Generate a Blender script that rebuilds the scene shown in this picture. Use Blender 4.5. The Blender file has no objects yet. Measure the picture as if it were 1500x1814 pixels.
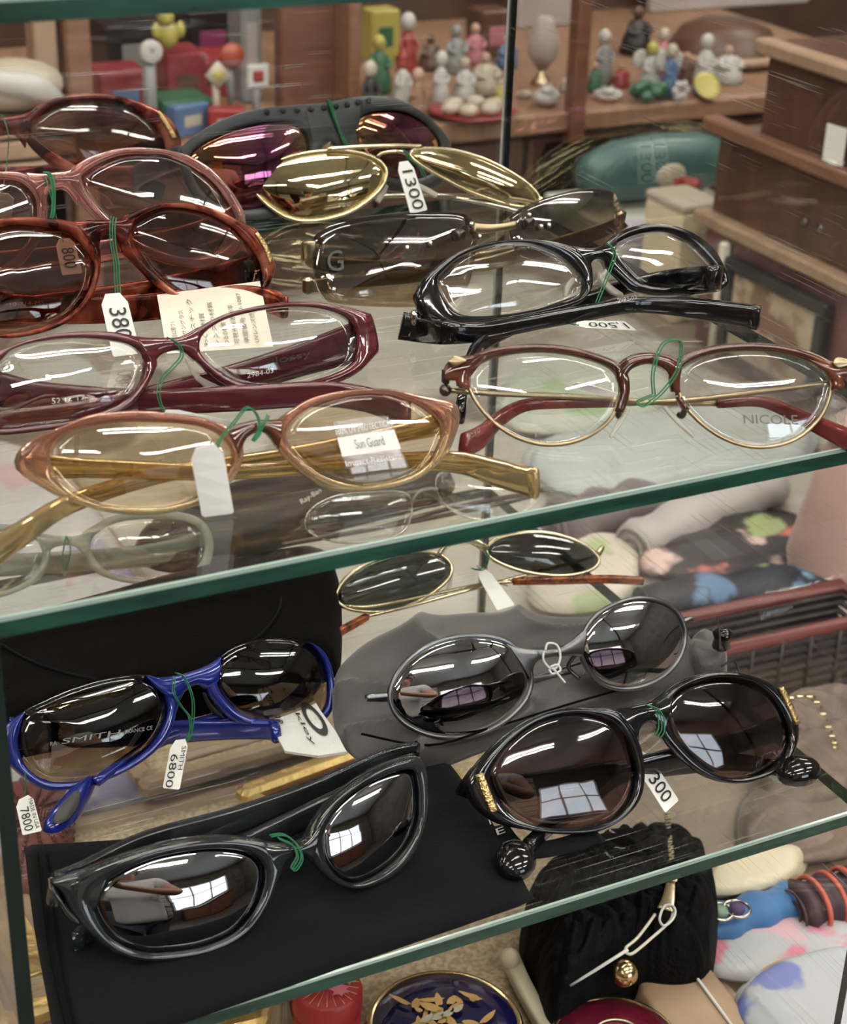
import bpy, math, random
import numpy as np
from mathutils import Vector
random.seed(7); rng = np.random.default_rng(7)
S = bpy.context.scene
COL = S.collection
# ---------------------------------------------------------------- camera
FPX = 3050.0; CX, CY = 750.0, 907.0
def nrm(v):
    v = np.array(v, float); return v / np.linalg.norm(v)
_d = nrm([-205, 6093, FPX]); _x = np.array([6750, -1400, FPX], float)
_x = nrm(_x - _d * np.dot(_x, _d)); _z = -_d; _y = np.cross(_z, _x)
WM = np.stack([_x, _y, _z])                 # world = WM @ camera vector (x right, y down, z forward)
CAM = np.array([0, 0, .237])
cd = bpy.data.cameras.new('camera'); cam = bpy.data.objects.new('camera', cd); COL.objects.link(cam)
cd.sensor_fit = 'HORIZONTAL'; cd.sensor_width = 36.0; cd.lens = 36.0 * FPX / 1500.0
cd.clip_start = .02; cd.clip_end = 50
from mathutils import Matrix
rx = WM @ np.array([1, 0, 0]); ry = WM @ np.array([0, -1, 0]); rz = WM @ np.array([0, 0, -1])
cam.matrix_world = Matrix(((rx[0], ry[0], rz[0], CAM[0]), (rx[1], ry[1], rz[1], CAM[1]), (rx[2], ry[2], rz[2], CAM[2]), (0, 0, 0, 1)))
cd.dof.use_dof = True; cd.dof.focus_distance = .66; cd.dof.aperture_fstop = 24
S.camera = cam
# ---------------------------------------------------------------- world, exposure
wd = bpy.data.worlds.new('world'); S.world = wd; wd.use_nodes = True
wd.node_tree.nodes['Background'].inputs[0].default_value = (.80, .90, 1.0, 1)
wd.node_tree.nodes['Background'].inputs[1].default_value = 5.0
TUBE_POWER = 44.0
S.view_settings.view_transform = 'Standard'; S.view_settings.look = 'None'; S.view_settings.gamma = 1
S.view_settings.use_curve_mapping = False; S.view_settings.exposure = 0.38
S.cycles.transparent_max_bounces = 40; S.cycles.max_bounces = 8; S.cycles.glossy_bounces = 4; S.cycles.diffuse_bounces = 3
S.cycles.caustics_reflective = False; S.cycles.caustics_refractive = False; S.cycles.sample_clamp_indirect = 6
# ---------------------------------------------------------------- pixel -> ray helpers (1500 x 1814 frame)
def ray(px, py): return WM @ nrm([px - CX, py - CY, FPX])
def onz(px, py, z):
    r = ray(px, py); return CAM + r * (z - CAM[2]) / r[2]
def ony(px, py, Y):
    r = ray(px, py); return CAM + r * Y / r[1]
def onx(px, py, X):
    r = ray(px, py); return CAM + r * X / r[0]
def mpp(P): return float(np.dot(np.array(P) - CAM, WM @ np.array([0, 0, 1.]))) / FPX   # metres per pixel there
# ---------------------------------------------------------------- materials
MATS = {}
def new(name):
    m = bpy.data.materials.new(name); m.use_nodes = True; nt = m.node_tree; nt.nodes.clear()
    out = nt.nodes.new('ShaderNodeOutputMaterial'); MATS[name] = m
    return m, nt, out
def N(nt, t, **kw):
    n = nt.nodes.new('ShaderNode' + t)
    for k, v in kw.items(): setattr(n, k, v)
    return n
def c4(c): return (*c, 1) if len(c) == 3 else c
def ramp(nt, stops, fac):
    r = N(nt, 'ValToRGB'); e = r.color_ramp.elements
    while len(e) < len(stops): e.new(.5)
    for i, (p, c) in enumerate(stops): e[i].position = p; e[i].color = c4(c)
    nt.links.new(fac, r.inputs[0]); return r.outputs[0]
def noise(nt, scale, detail=3, dist=0., stretch=None, kind='Object'):
    tc = N(nt, 'TexCoord'); mp = N(nt, 'Mapping'); nt.links.new(tc.outputs[kind], mp.inputs[0])
    if stretch: mp.inputs['Scale'].default_value = stretch
    n = N(nt, 'TexNoise'); n.inputs['Scale'].default_value = scale; n.inputs['Detail'].default_value = detail
    n.inputs['Distortion'].default_value = dist; nt.links.new(mp.outputs[0], n.inputs['Vector'])
    return n.outputs[0]
def pbr(name, col, rough=.5, metal=0., coat=0., stops=None, scale=40, stretch=None, dist=0., bump=0., bscale=300, sheen=0., spec=.5, detail=3):
    m, nt, out = new(name); b = N(nt, 'BsdfPrincipled'); nt.links.new(b.outputs[0], out.inputs[0])
    b.inputs['Base Color'].default_value = c4(col); b.inputs['Roughness'].default_value = rough
    b.inputs['Metallic'].default_value = metal; b.inputs['Coat Weight'].default_value = coat
    b.inputs['Specular IOR Level'].default_value = spec; b.inputs['Sheen Weight'].default_value = sheen
    if stops: nt.links.new(ramp(nt, stops, noise(nt, scale, detail, dist, stretch)), b.inputs['Base Color'])
    if bump:
        bp = N(nt, 'Bump'); bp.inputs['Strength'].default_value = bump; bp.inputs['Distance'].default_value = .0008
        nt.links.new(noise(nt, bscale, 2), bp.inputs['Height']); nt.links.new(bp.outputs[0], b.inputs['Normal'])
    return m
def schlick(nt, f0=.04):
    g = N(nt, 'NewGeometry'); d = N(nt, 'VectorMath', operation='DOT_PRODUCT')
    nt.links.new(g.outputs['Incoming'], d.inputs[0]); nt.links.new(g.outputs['Normal'], d.inputs[1])
    a = N(nt, 'Math', operation='ABSOLUTE'); nt.links.new(d.outputs['Value'], a.inputs[0])
    s = N(nt, 'Math', operation='SUBTRACT'); s.inputs[0].default_value = 1; nt.links.new(a.outputs[0], s.inputs[1])
    p = N(nt, 'Math', operation='POWER'); nt.links.new(s.outputs[0], p.inputs[0]); p.inputs[1].default_value = 5
    q = N(nt, 'Math', operation='MULTIPLY_ADD'); nt.links.new(p.outputs[0], q.inputs[0]); q.inputs[1].default_value = 1 - f0; q.inputs[2].default_value = f0
    return q.outputs[0]
def glass(name, tint, f0=.04, refl=(1, 1, 1), dust=0., scratch=None):
    """thin clear sheet: straight-through tinted transmission plus Fresnel reflection"""
    tint = tuple(c ** .5 for c in tint)          # two faces are crossed
    m, nt, out = new(name); t = N(nt, 'BsdfTransparent'); g = N(nt, 'BsdfGlossy'); mx = N(nt, 'MixShader')
    t.inputs[0].default_value = c4(tint); g.inputs[0].default_value = c4(refl); g.inputs['Roughness'].default_value = .01
    nt.links.new(schlick(nt, f0), mx.inputs[0]); nt.links.new(t.outputs[0], mx.inputs[1]); nt.links.new(g.outputs[0], mx.inputs[2])
    last = mx.outputs[0]
    if dust:
        df = N(nt, 'BsdfDiffuse'); df.inputs[0].default_value = (.75, .74, .70, 1); m2 = N(nt, 'MixShader')
        r = ramp(nt, [(.45, (0, 0, 0)), (.75, (dust,) * 3)], noise(nt, 14, 6, 1.2))
        nt.links.new(r, m2.inputs[0]); nt.links.new(last, m2.inputs[1]); nt.links.new(df.outputs[0], m2.inputs[2]); last = m2.outputs[0]
    if scratch:                                  # fine wear lines from handling
        for ang, sc, lo in scratch:
            tc = N(nt, 'TexCoord'); mp = N(nt, 'Mapping'); mp.inputs['Rotation'].default_value = ang; mp.inputs['Scale'].default_value = sc
            nt.links.new(tc.outputs['Object'], mp.inputs[0]); nz = N(nt, 'TexNoise'); nz.inputs['Scale'].default_value = 1; nz.inputs['Detail'].default_value = 1; nt.links.new(mp.outputs[0], nz.inputs['Vector'])
            df = N(nt, 'BsdfDiffuse'); df.inputs[0].default_value = (.8, .78, .74, 1); m2 = N(nt, 'MixShader')
            nt.links.new(ramp(nt, [(lo, (0, 0, 0)), (lo + .05, (.22, .22, .22))], nz.outputs[0]), m2.inputs[0]); nt.links.new(last, m2.inputs[1]); nt.links.new(df.outputs[0], m2.inputs[2]); last = m2.outputs[0]
    nt.links.new(last, out.inputs[0]); return m
def gradlens(name, top, bot, f0=.05, refl=(1, 1, 1), lo=.2, hi=.8):
    """tinted lens whose dye fades downward (generated height of the lens itself)"""
    m = glass(name, top, f0, refl); nt = m.node_tree
    t = [n for n in nt.nodes if n.type == 'BSDF_TRANSPARENT'][0]
    tc = N(nt, 'TexCoord'); sp = N(nt, 'SeparateXYZ'); nt.links.new(tc.outputs['Generated'], sp.inputs[0])
    nt.links.new(ramp(nt, [(lo, tuple(c ** .5 for c in bot)), (hi, tuple(c ** .5 for c in top))], sp.outputs[2]), t.inputs[0]); return m
def acetate(name, stops, thru=.45, tint=(.6, .3, .2), scale=60, stretch=None, rough=.08, dist=1.):
    """see-through tinted plastic: coloured body, some light passing, glossy skin"""
    m, nt, out = new(name); b = N(nt, 'BsdfPrincipled'); t = N(nt, 'BsdfTransparent'); mx = N(nt, 'MixShader')
    b.inputs['Roughness'].default_value = rough; b.inputs['Coat Weight'].default_value = .6
    col = ramp(nt, stops, noise(nt, scale, 3, dist, stretch)); nt.links.new(col, b.inputs['Base Color'])
    t.inputs[0].default_value = c4(tint); mx.inputs[0].default_value = thru
    sc = schlick(nt, .05); inv = N(nt, 'Math', operation='MULTIPLY_ADD'); nt.links.new(sc, inv.inputs[0]); inv.inputs[1].default_value = -thru; inv.inputs[2].default_value = thru
    nt.links.new(inv.outputs[0], mx.inputs[0]); nt.links.new(b.outputs[0], mx.inputs[1]); nt.links.new(t.outputs[0], mx.inputs[2])
    nt.links.new(mx.outputs[0], out.inputs[0]); return m
def resin(name, stops, body=.25, scale=60, stretch=None, dist=1., rough=.03, fade=False):
    """solid refracting coloured plastic with some milky body colour"""
    m, nt, out = new(name); b = N(nt, 'BsdfPrincipled'); g = N(nt, 'BsdfGlass'); mx = N(nt, 'MixShader')
    if fade:
        tc = N(nt, 'TexCoord'); sp = N(nt, 'SeparateXYZ'); nt.links.new(tc.outputs['Generated'], sp.inputs[0]); src = sp.outputs[2]
    else: src = noise(nt, scale, 3, dist, stretch)
    col = ramp(nt, stops, src); nt.links.new(col, b.inputs['Base Color']); nt.links.new(col, g.inputs[0])
    b.inputs['Roughness'].default_value = .12; g.inputs['Roughness'].default_value = rough; g.inputs['IOR'].default_value = 1.49
    mx.inputs[0].default_value = body; nt.links.new(g.outputs[0], mx.inputs[1]); nt.links.new(b.outputs[0], mx.inputs[2]); nt.links.new(mx.outputs[0], out.inputs[0]); return m
def mirror(name, col, rough=.015, body=None):
    m, nt, out = new(name); g = N(nt, 'BsdfGlossy'); g.inputs[0].default_value = c4(col); g.inputs['Roughness'].default_value = rough
    if body:
        t = N(nt, 'BsdfTransparent'); t.inputs[0].default_value = c4(body); ad = N(nt, 'AddShader')
        nt.links.new(g.outputs[0], ad.inputs[0]); nt.links.new(t.outputs[0], ad.inputs[1]); nt.links.new(ad.outputs[0], out.inputs[0])
    else: nt.links.new(g.outputs[0], out.inputs[0])
    return m
def iris(name, stops, body=(.05, .02, .02)):
    """colour-coated mirror lens: the coating's colour shifts across the lens"""
    m, nt, out = new(name); g = N(nt, 'BsdfGlossy'); g.inputs['Roughness'].default_value = .02
    tc = N(nt, 'TexCoord'); sp = N(nt, 'SeparateXYZ'); nt.links.new(tc.outputs['Generated'], sp.inputs[0])
    nt.links.new(ramp(nt, stops, sp.outputs[0]), g.inputs[0]); t = N(nt, 'BsdfTransparent'); t.inputs[0].default_value = c4(body); ad = N(nt, 'AddShader')
    nt.links.new(g.outputs[0], ad.inputs[0]); nt.links.new(t.outputs[0], ad.inputs[1]); nt.links.new(ad.outputs[0], out.inputs[0]); return m
def emit(name, col, s):
    m, nt, out = new(name); e = N(nt, 'Emission'); e.inputs[0].default_value = c4(col); e.inputs[1].default_value = s
    nt.links.new(e.outputs[0], out.inputs[0]); return m
def floral(name, base, cols, scale=28, thr=.16, rough=.6, seed=0.):
    """printed cloth: scattered blossoms over a ground colour"""
    m, nt, out = new(name); b = N(nt, 'BsdfPrincipled'); b.inputs['Roughness'].default_value = rough; nt.links.new(b.outputs[0], out.inputs[0])
    tc = N(nt, 'TexCoord'); mp = N(nt, 'Mapping'); mp.inputs['Location'].default_value = (seed, seed * .7, 0); nt.links.new(tc.outputs['Object'], mp.inputs[0])
    nz = N(nt, 'TexNoise'); nz.inputs['Scale'].default_value = scale * 2.2; nt.links.new(mp.outputs[0], nz.inputs['Vector'])
    mm = N(nt, 'VectorMath', operation='MULTIPLY_ADD'); nt.links.new(nz.outputs['Color'], mm.inputs[0]); mm.inputs[1].default_value = (.7 / scale,) * 3; nt.links.new(mp.outputs[0], mm.inputs[2])
    v = N(nt, 'TexVoronoi'); v.inputs['Scale'].default_value = scale; nt.links.new(mm.outputs[0], v.inputs['Vector'])
    sep = N(nt, 'SeparateXYZ'); nt.links.new(v.outputs['Color'], sep.inputs[0])
    k = len(cols); st = [(i / k, c) for i, c in enumerate(cols)]
    r = N(nt, 'ValToRGB'); r.color_ramp.interpolation = 'CONSTANT'; e = r.color_ramp.elements
    while len(e) < k: e.new(.5)
    for i, (p, c) in enumerate(st): e[i].position = p; e[i].color = c4(c)
    nt.links.new(sep.outputs[0], r.inputs[0])
    f = ramp(nt, [(thr, (1, 1, 1)), (thr + .12, (0, 0, 0))], v.outputs['Distance'])
    mx = N(nt, 'Mix', data_type='RGBA'); nt.links.new(f, mx.inputs[0]); mx.inputs[6].default_value = c4(base); nt.links.new(r.outputs[0], mx.inputs[7])
    nt.links.new(mx.outputs[2], b.inputs['Base Color']); return m
def wood(name, a, b_, scale=6, stretch=(1, 1, 14), rough=.45):
    return pbr(name, a, rough, stops=[(.3, a), (.7, b_)], scale=scale, stretch=stretch, dist=1.5, detail=5)
M = MATS
glass('case_glass', (.93, .965, .95), .05, dust=.012, scratch=[((0, 0, .5), (14, 1100, 14), .71), ((0, 0, -.35), (18, 900, 18), .72)])
glass('panel_glass', (.97, .985, .98), .035, dust=.012, scratch=[((.55, 0, 0), (14, 14, 900), .70), ((-.9, 0, 0), (22, 22, 1300), .72)])
pbr('glass_edge', (.006, .045, .032), .15, coat=.4, stops=[(.3, (.004, .028, .021)), (.7, (.012, .068, .047))], scale=30, stretch=(1, 8, 8))
glass('clear_lens', (.97, .975, .97), .06)
glass('amber_lens', (.93, .80, .62), .06)
gradlens('brown_lens', (.13, .075, .055), (.34, .22, .17), .06)
gradlens('rose_brown_lens', (.20, .10, .075), (.42, .24, .19), .06)
gradlens('pink_lens', (.66, .52, .48), (.86, .76, .72), .06)
glass('grey_lens', (.075, .082, .075), .07)
gradlens('plum_lens', (.07, .045, .055), (.24, .16, .15), .07)
gradlens('olive_lens', (.040, .030, .024), (.46, .34, .19), .07, lo=.05, hi=.75)
gradlens('smoke_lens', (.20, .17, .155), (.42, .31, .21), .09)
mirror('black_mirror', (.30, .30, .31), .012, (.01, .01, .01))
mirror('silver_mirror', (.40, .40, .41), .012, (.01, .01, .01))
mirror('gold_mirror', (.55, .49, .31), .02, (.26, .22, .12))
iris('rainbow_mirror', [(0, (.42, .23, .10)), (.25, (.26, .09, .06)), (.6, (.24, .07, .17)), (.8, (.50, .18, .24)), (1, (.48, .34, .14))])
resin('tortoise_red', [(.36, (.05, .008, .005)), (.5, (.34, .06, .03)), (.66, (.70, .24, .14))], .30, 70)
resin('tortoise_dark', [(.36, (.03, .006, .006)), (.52, (.20, .030, .024)), (.7, (.60, .20, .14))], .35, 60)
resin('pink_clear', [(.3, (.78, .42, .40)), (.7, (.93, .66, .62))], .12, 50)
acetate('burgundy', [(.35, (.060, .010, .014)), (.65, (.115, .020, .027))], .06, (.3, .05, .1), 18, (1, 1, 30))
resin('amber_clear', [(.1, (.94, .84, .58)), (.45, (.88, .64, .46)), (.85, (.74, .42, .33))], .10, fade=True)
resin('honey_clear', [(.35, (.78, .60, .30)), (.7, (.90, .76, .46))], .12, 25)
acetate('jade_clear', [(.3, (.30, .31, .25)), (.7, (.46, .46, .37))], .25, (.8, .82, .72), 30)
acetate('tea_brown', [(.3, (.030, .009, .006)), (.5, (.075, .020, .010)), (.75, (.19, .055, .024))], .10, (.5, .2, .1), 30, (.4, 1, 1))
acetate('smoke_clear', [(.3, (.010, .012, .013)), (.7, (.030, .034, .036))], .22, (.16, .18, .19), 30)
acetate('cherry', [(.3, (.12, .017, .017)), (.7, (.20, .04, .036))], .15, (.6, .1, .1), 40)
acetate('tortoise_tip', [(.38, (.05, .01, .004)), (.6, (.35, .09, .02))], .2, (.6, .25, .08), 160)
acetate('pad_silicone', [(.3, (.70, .66, .58)), (.7, (.85, .82, .76))], .55, (.95, .93, .88), 30)
acetate('print_film', [(.3, (.8, .8, .8)), (.7, (.9, .9, .9))], .86, (.96, .96, .97), 30)
pbr('black_gloss', (.005, .005, .006), .10, coat=.5)
pbr('blue_gloss', (.007, .018, .19), .16, .25, coat=.7)
pbr('shield_grey', (.036, .040, .044), .4)
pbr('gun_grey', (.20, .20, .205), .32, 1.)
pbr('gold', (.66, .50, .26), .16, 1.)
pbr('pale_gold', (.66, .57, .38), .2, 1.)
pbr('old_gold', (.36, .29, .18), .3, 1.)
pbr('chrome', (.62, .58, .50), .14, 1.)
pbr('dark_metal', (.12, .10, .09), .3, 1.)
pbr('gold_braid', (.70, .50, .22), .3, 1., bump=1., bscale=900)
pbr('green_thread', (.010, .13, .055), .7)
pbr('white_thread', (.75, .73, .70), .7)
pbr('card', (.80, .79, .76), .55)
pbr('card_shade', (.74, .68, .58), .6)
pbr('ink', (.012, .012, .014), .6)
pbr('faint_print', (.42, .28, .22), .5)
pbr('faint_ink', (.10, .085, .075), .6)
pbr('white_ink', (.72, .70, .68), .5)
pbr('grey_ink', (.22, .21, .20), .4)
pbr('pouch_black', (.0042, .0042, .0054), .9, spec=.12, sheen=.03, bump=.5, bscale=1400)
pbr('velvet_black', (.0012, .001, .001), .95, spec=.1, sheen=.01, bump=.5, bscale=900)
pbr('pouch_grey', (.050, .044, .043), .42, sheen=.4, bump=.25, bscale=1500, stops=[(.3, (.034, .029, .028)), (.7, (.070, .061, .058))], scale=14)
pbr('suede_tag', (.33, .21, .10), .9, bump=.6, bscale=900)
pbr('white_felt', (.70, .69, .66), .9, bump=.5, bscale=900)
pbr('insert_grey', (.05, .048, .045), .6)
wood('wood_mid', (.13, .060, .034), (.20, .10, .060))
wood('wood_dark', (.040, .019, .012), (.075, .036, .022), 5, (1, 12, 1))
wood('wood_red', (.095, .036, .020), (.15, .060, .034))
wood('wood_pale', (.24, .155, .10), (.33, .225, .15), 6, (1, 10, 1))
pbr('rose_panel', (.15, .065, .065), .8, stops=[(.3, (.13, .054, .054)), (.7, (.175, .08, .078))], scale=20)
# ---------------------------------------------------------------- object helpers
def wloc(o):
    p = np.zeros(3)
    while o is not None: p = p + np.array(o.location); o = o.parent
    return p
def thing(name, label, cat, loc, group=None):
    o = bpy.data.objects.new(name, None); COL.objects.link(o); o.location = tuple(float(c) for c in loc)
    o.empty_display_size = .02; o['label'] = label; o['category'] = cat
    if group: o['group'] = group
    return o
def tagp(o, label, cat, group=None):
    o['label'] = label; o['category'] = cat
    if group: o['group'] = group
    return o
def obj(name, vf, mat, parent=None, smooth=True, label=None, kind=None, sharp=None):
    v, f = vf; v = np.asarray(v, float)
    base = wloc(parent) if parent is not None else np.array([v[:, 0].mean(), v[:, 1].mean(), v[:, 2].min()])
    me = bpy.data.meshes.new(name); me.from_pydata([tuple(map(float, p)) for p in v - base], [], [tuple(int(i) for i in q) for q in f])
    mats = mat if isinstance(mat, (list, tuple)) else [mat]
    for k in mats: me.materials.append(M[k])
    me.update()
    if smooth:
        me.polygons.foreach_set('use_smooth', [True] * len(me.polygons))
        if sharp: me.set_sharp_from_angle(angle=math.radians(sharp))
    o = bpy.data.objects.new(name, me); COL.objects.link(o)
    if parent is not None: o.parent = parent
    else: o.location = tuple(float(c) for c in base)
    if label: o['label'] = label
    if kind: o['kind'] = kind
    return o
def struct(name, vf, mat, parent=None, **k): return obj(name, vf, mat, parent, kind='structure' if parent is None else None, smooth=False, **k)
def join(*parts):
    V = []; Fc = []; n = 0
    for v, f in parts:
        V.append(np.asarray(v, float)); Fc += [tuple(i + n for i in q) for q in f]; n += len(v)
    return np.vstack(V), Fc
def box(x0, x1, y0, y1, z0, z1):
    v = [(x, y, z) for z in (z0, z1) for y in (y0, y1) for x in (x0, x1)]
    return v, [(0, 2, 3, 1), (4, 5, 7, 6), (0, 1, 5, 4), (2, 6, 7, 3), (0, 4, 6, 2), (1, 3, 7, 5)]
def rbox(c, sx, sy, sz, b=.002, yaw=0.):
    """box with chamfered edges, c = centre of the base"""
    hx, hy = sx / 2, sy / 2; b = min(b, hx * .9, hy * .9, sz * .45); V = []; Fc = []
    def lay(ix, z): return [(s * 0 + (hx - ix - cx) * a, (hy - ix - cy) * d, z) for (a, d, cx, cy, s) in
        [(1, -1, b, 0, 0), (1, -1, 0, b, 0), (1, 1, 0, b, 0), (1, 1, b, 0, 0), (-1, 1, b, 0, 0), (-1, 1, 0, b, 0), (-1, -1, 0, b, 0), (-1, -1, b, 0, 0)]]
    for ix, z in ((b, 0), (0, b), (0, sz - b), (b, sz)): V += lay(ix, z)
    for r in range(3):
        for i in range(8): j = (i + 1) % 8; Fc.append((r * 8 + i, r * 8 + j, r * 8 + 8 + j, r * 8 + 8 + i))
    Fc.append(tuple(range(7, -1, -1))); Fc.append(tuple(range(24, 32)))
    V = np.array(V); cs, sn = math.cos(yaw), math.sin(yaw)
    R = np.array([[cs, -sn, 0], [sn, cs, 0], [0, 0, 1]]); return V @ R.T + np.array(c), Fc
def grid_faces(n, m, closed_m=True, cap0=True, cap1=True, off=0):
    """n rings of m points"""
    Fc = []
    for i in range(n - 1):
        for j in range(m if closed_m else m - 1):
            k = (j + 1) % m; Fc.append((off + i * m + j, off + i * m + k, off + (i + 1) * m + k, off + (i + 1) * m + j))
    if cap0: Fc.append(tuple(off + j for j in range(m - 1, -1, -1)))
    if cap1: Fc.append(tuple(off + (n - 1) * m + j for j in range(m)))
    return Fc
def lathe(c, prof, seg=24, axis=None, sx=1., sy=1.):
    """prof: list of (radius, height)"""
    c = np.array(c, float); V = []
    ax = nrm(axis) if axis is not None else np.array([0, 0, 1.])
    e = nrm(np.cross(ax, [0, 1, 0] if abs(ax[1]) < .9 else [1, 0, 0])); g = np.cross(ax, e)
    for r, h in prof:
        r = max(r, 1e-5)
        for j in range(seg):
            a = 2 * math.pi * j / seg; V.append(c + ax * h + e * r * sx * math.cos(a) + g * r * sy * math.sin(a))
    return np.array(V), grid_faces(len(prof), seg)
def ball(c, rx, ry=None, rz=None, seg=16, rings=9, yaw=0.):
    ry = ry or rx; rz = rz or rx; V = []
    for i in range(rings):
        t = math.pi * (i + .02) / (rings - .96)
        for j in range(seg):
            a = 2 * math.pi * j / seg; V.append((rx * math.sin(t) * math.cos(a), ry * math.sin(t) * math.sin(a), -rz * math.cos(t)))
    V = np.array(V); cs, sn = math.cos(yaw), math.sin(yaw)
    return V @ np.array([[cs, -sn, 0], [sn, cs, 0], [0, 0, 1]]).T + np.array(c), grid_faces(rings, seg)
def crom(P, n=8, closed=False):
    P = np.asarray(P, float); L = len(P); out = []
    for i in range(L if closed else L - 1):
        if closed: a, b, c, d = P[(i - 1) % L], P[i], P[(i + 1) % L], P[(i + 2) % L]
        else: a, b, c, d = P[max(i - 1, 0)], P[i], P[i + 1], P[min(i + 2, L - 1)]
        for k in range(n):
            t = k / n; out.append(.5 * (2 * b + (c - a) * t + (2 * a - 5 * b + 4 * c - d) * t * t + (3 * b - a - 3 * c + d) * t ** 3))
    if not closed: out.append(P[-1])
    return np.array(out)
def tube(P, r, seg=8, closed=False, smooth=5):
    P = crom(P, smooth, closed) if smooth > 1 else np.asarray(P, float)
    n = len(P); R = np.interp(np.linspace(0, 1, n), np.linspace(0, 1, len(r)), r) if hasattr(r, '__len__') else np.full(n, r)
    V = []; prev = None
    for i in range(n):
        t = nrm((P[(i + 1) % n] - P[i - 1]) if closed or 0 < i < n - 1 else (P[1] - P[0] if i == 0 else P[-1] - P[-2]))
        if prev is None: prev = nrm(np.cross(t, [.123, .456, .88]))
        e = nrm(prev - t * np.dot(prev, t)); prev = e; g = np.cross(t, e)
        for j in range(seg):
            a = 2 * math.pi * j / seg; V.append(P[i] + R[i] * (e * math.cos(a) + g * math.sin(a)))
    Fc = grid_faces(n, seg, cap0=not closed, cap1=not closed)
    if closed:
        best = min(range(seg), key=lambda s: np.linalg.norm(V[(n - 1) * seg + s] - V[0]))
        for j in range(seg): Fc.append(((n - 1) * seg + (j + best) % seg, (n - 1) * seg + (j + 1 + best) % seg, (j + 1) % seg, j))
    return np.array(V), Fc
def sweep(P, h, t, up=(0, 0, 1), seg=12, smooth=5, sq=.45, nd=None):
    """bar of height h (along up) and thickness t, squarish section, along P"""
    P = crom(P, smooth) if smooth > 1 else np.asarray(P, float); n = len(P); s = np.linspace(0, 1, n)
    H = np.interp(s, np.linspace(0, 1, len(h)), h) if hasattr(h, '__len__') else np.full(n, h)
    T = np.interp(s, np.linspace(0, 1, len(t)), t) if hasattr(t, '__len__') else np.full(n, t)
    up = np.array(up, float); V = []
    for i in range(n):
        d = nrm(P[min(i + 1, n - 1)] - P[max(i - 1, 0)]); e = nrm(up - d * np.dot(up, d)); g = np.cross(d, e)
        for j in range(seg):
            a = 2 * math.pi * (j + .5) / seg; ca, sa = math.cos(a), math.sin(a)
            V.append(P[i] + e * H[i] / 2 * math.copysign(abs(sa) ** sq, sa) + g * T[i] / 2 * math.copysign(abs(ca) ** sq, ca))
    return np.array(V), grid_faces(n, seg)
# ---------------------------------------------------------------- spectacle front geometry
class Pose:
    """front plane of a pair: the two lowest rim points (bl, br pixels) stand at height zs; tilt leans it back; k wraps it"""
    def __init__(s, bl, br, zs, tilt, k=1.2, u0=0.):
        P, Q = onz(*bl, zs), onz(*br, zs); u = Q - P; s.h = np.linalg.norm(u) / 2; s.u = nrm(u); up = np.array([0, 0, 1.])
        back = nrm(np.cross(up, s.u)); t = math.radians(tilt); s.u = nrm(s.u)
        s.v = math.cos(t) * up + math.sin(t) * back; s.v = nrm(s.v - s.u * np.dot(s.u, s.v)); s.w = np.cross(s.u, s.v); s.O = (P + Q) / 2; s.k = k; s.u0 = u0; s.zs = zs
    def w0(s, u): return -s.k * ((u - s.u0) ** 2 - s.h ** 2)
    def uv(s, px, py):
        r = ray(px, py); c = CAM - s.O; a = np.array([c @ s.u, c @ s.v, c @ s.w]); b = np.array([r @ s.u, r @ s.v, r @ s.w]); k = s.k
        t = -a[2] / b[2]
        if k:
            A = k * b[0] ** 2; B = b[2] + 2 * k * (a[0] - s.u0) * b[0]; Cc = a[2] + k * ((a[0] - s.u0) ** 2 - s.h ** 2)
            D = B * B - 4 * A * Cc
            if D >= 0 and abs(A) > 1e-9:
                q = [x for x in ((-B - D ** .5) / (2 * A), (-B + D ** .5) / (2 * A)) if x > 0]
                if q: t = min(q)
        p = a + b * t; return p[:2]
    def P(s, u, v, off=0.): return s.O + s.u * u + s.v * v + s.w * (s.w0(u) + off)
    def px(s, x, y, off=0.):
        u, v = s.uv(x, y); return s.P(u, v, off)
def radial(c, poly, n):
    """radius of closed poly from c at n angles"""
    D = crom(poly, 8, True) - c; ang = np.arctan2(D[:, 1], D[:, 0]); rad = np.hypot(D[:, 0], D[:, 1])
    o = np.argsort(ang); ang, rad = ang[o], rad[o]
    return np.interp(np.arange(n) * 2 * math.pi / n - math.pi, ang, rad, period=2 * math.pi)
NSEG = 104
PROF = [(0, -.5), (0, .28), (.16, .5), (.5, .56), (.84, .5), (1, .26), (1, -.26), (.8, -.5)]
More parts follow.
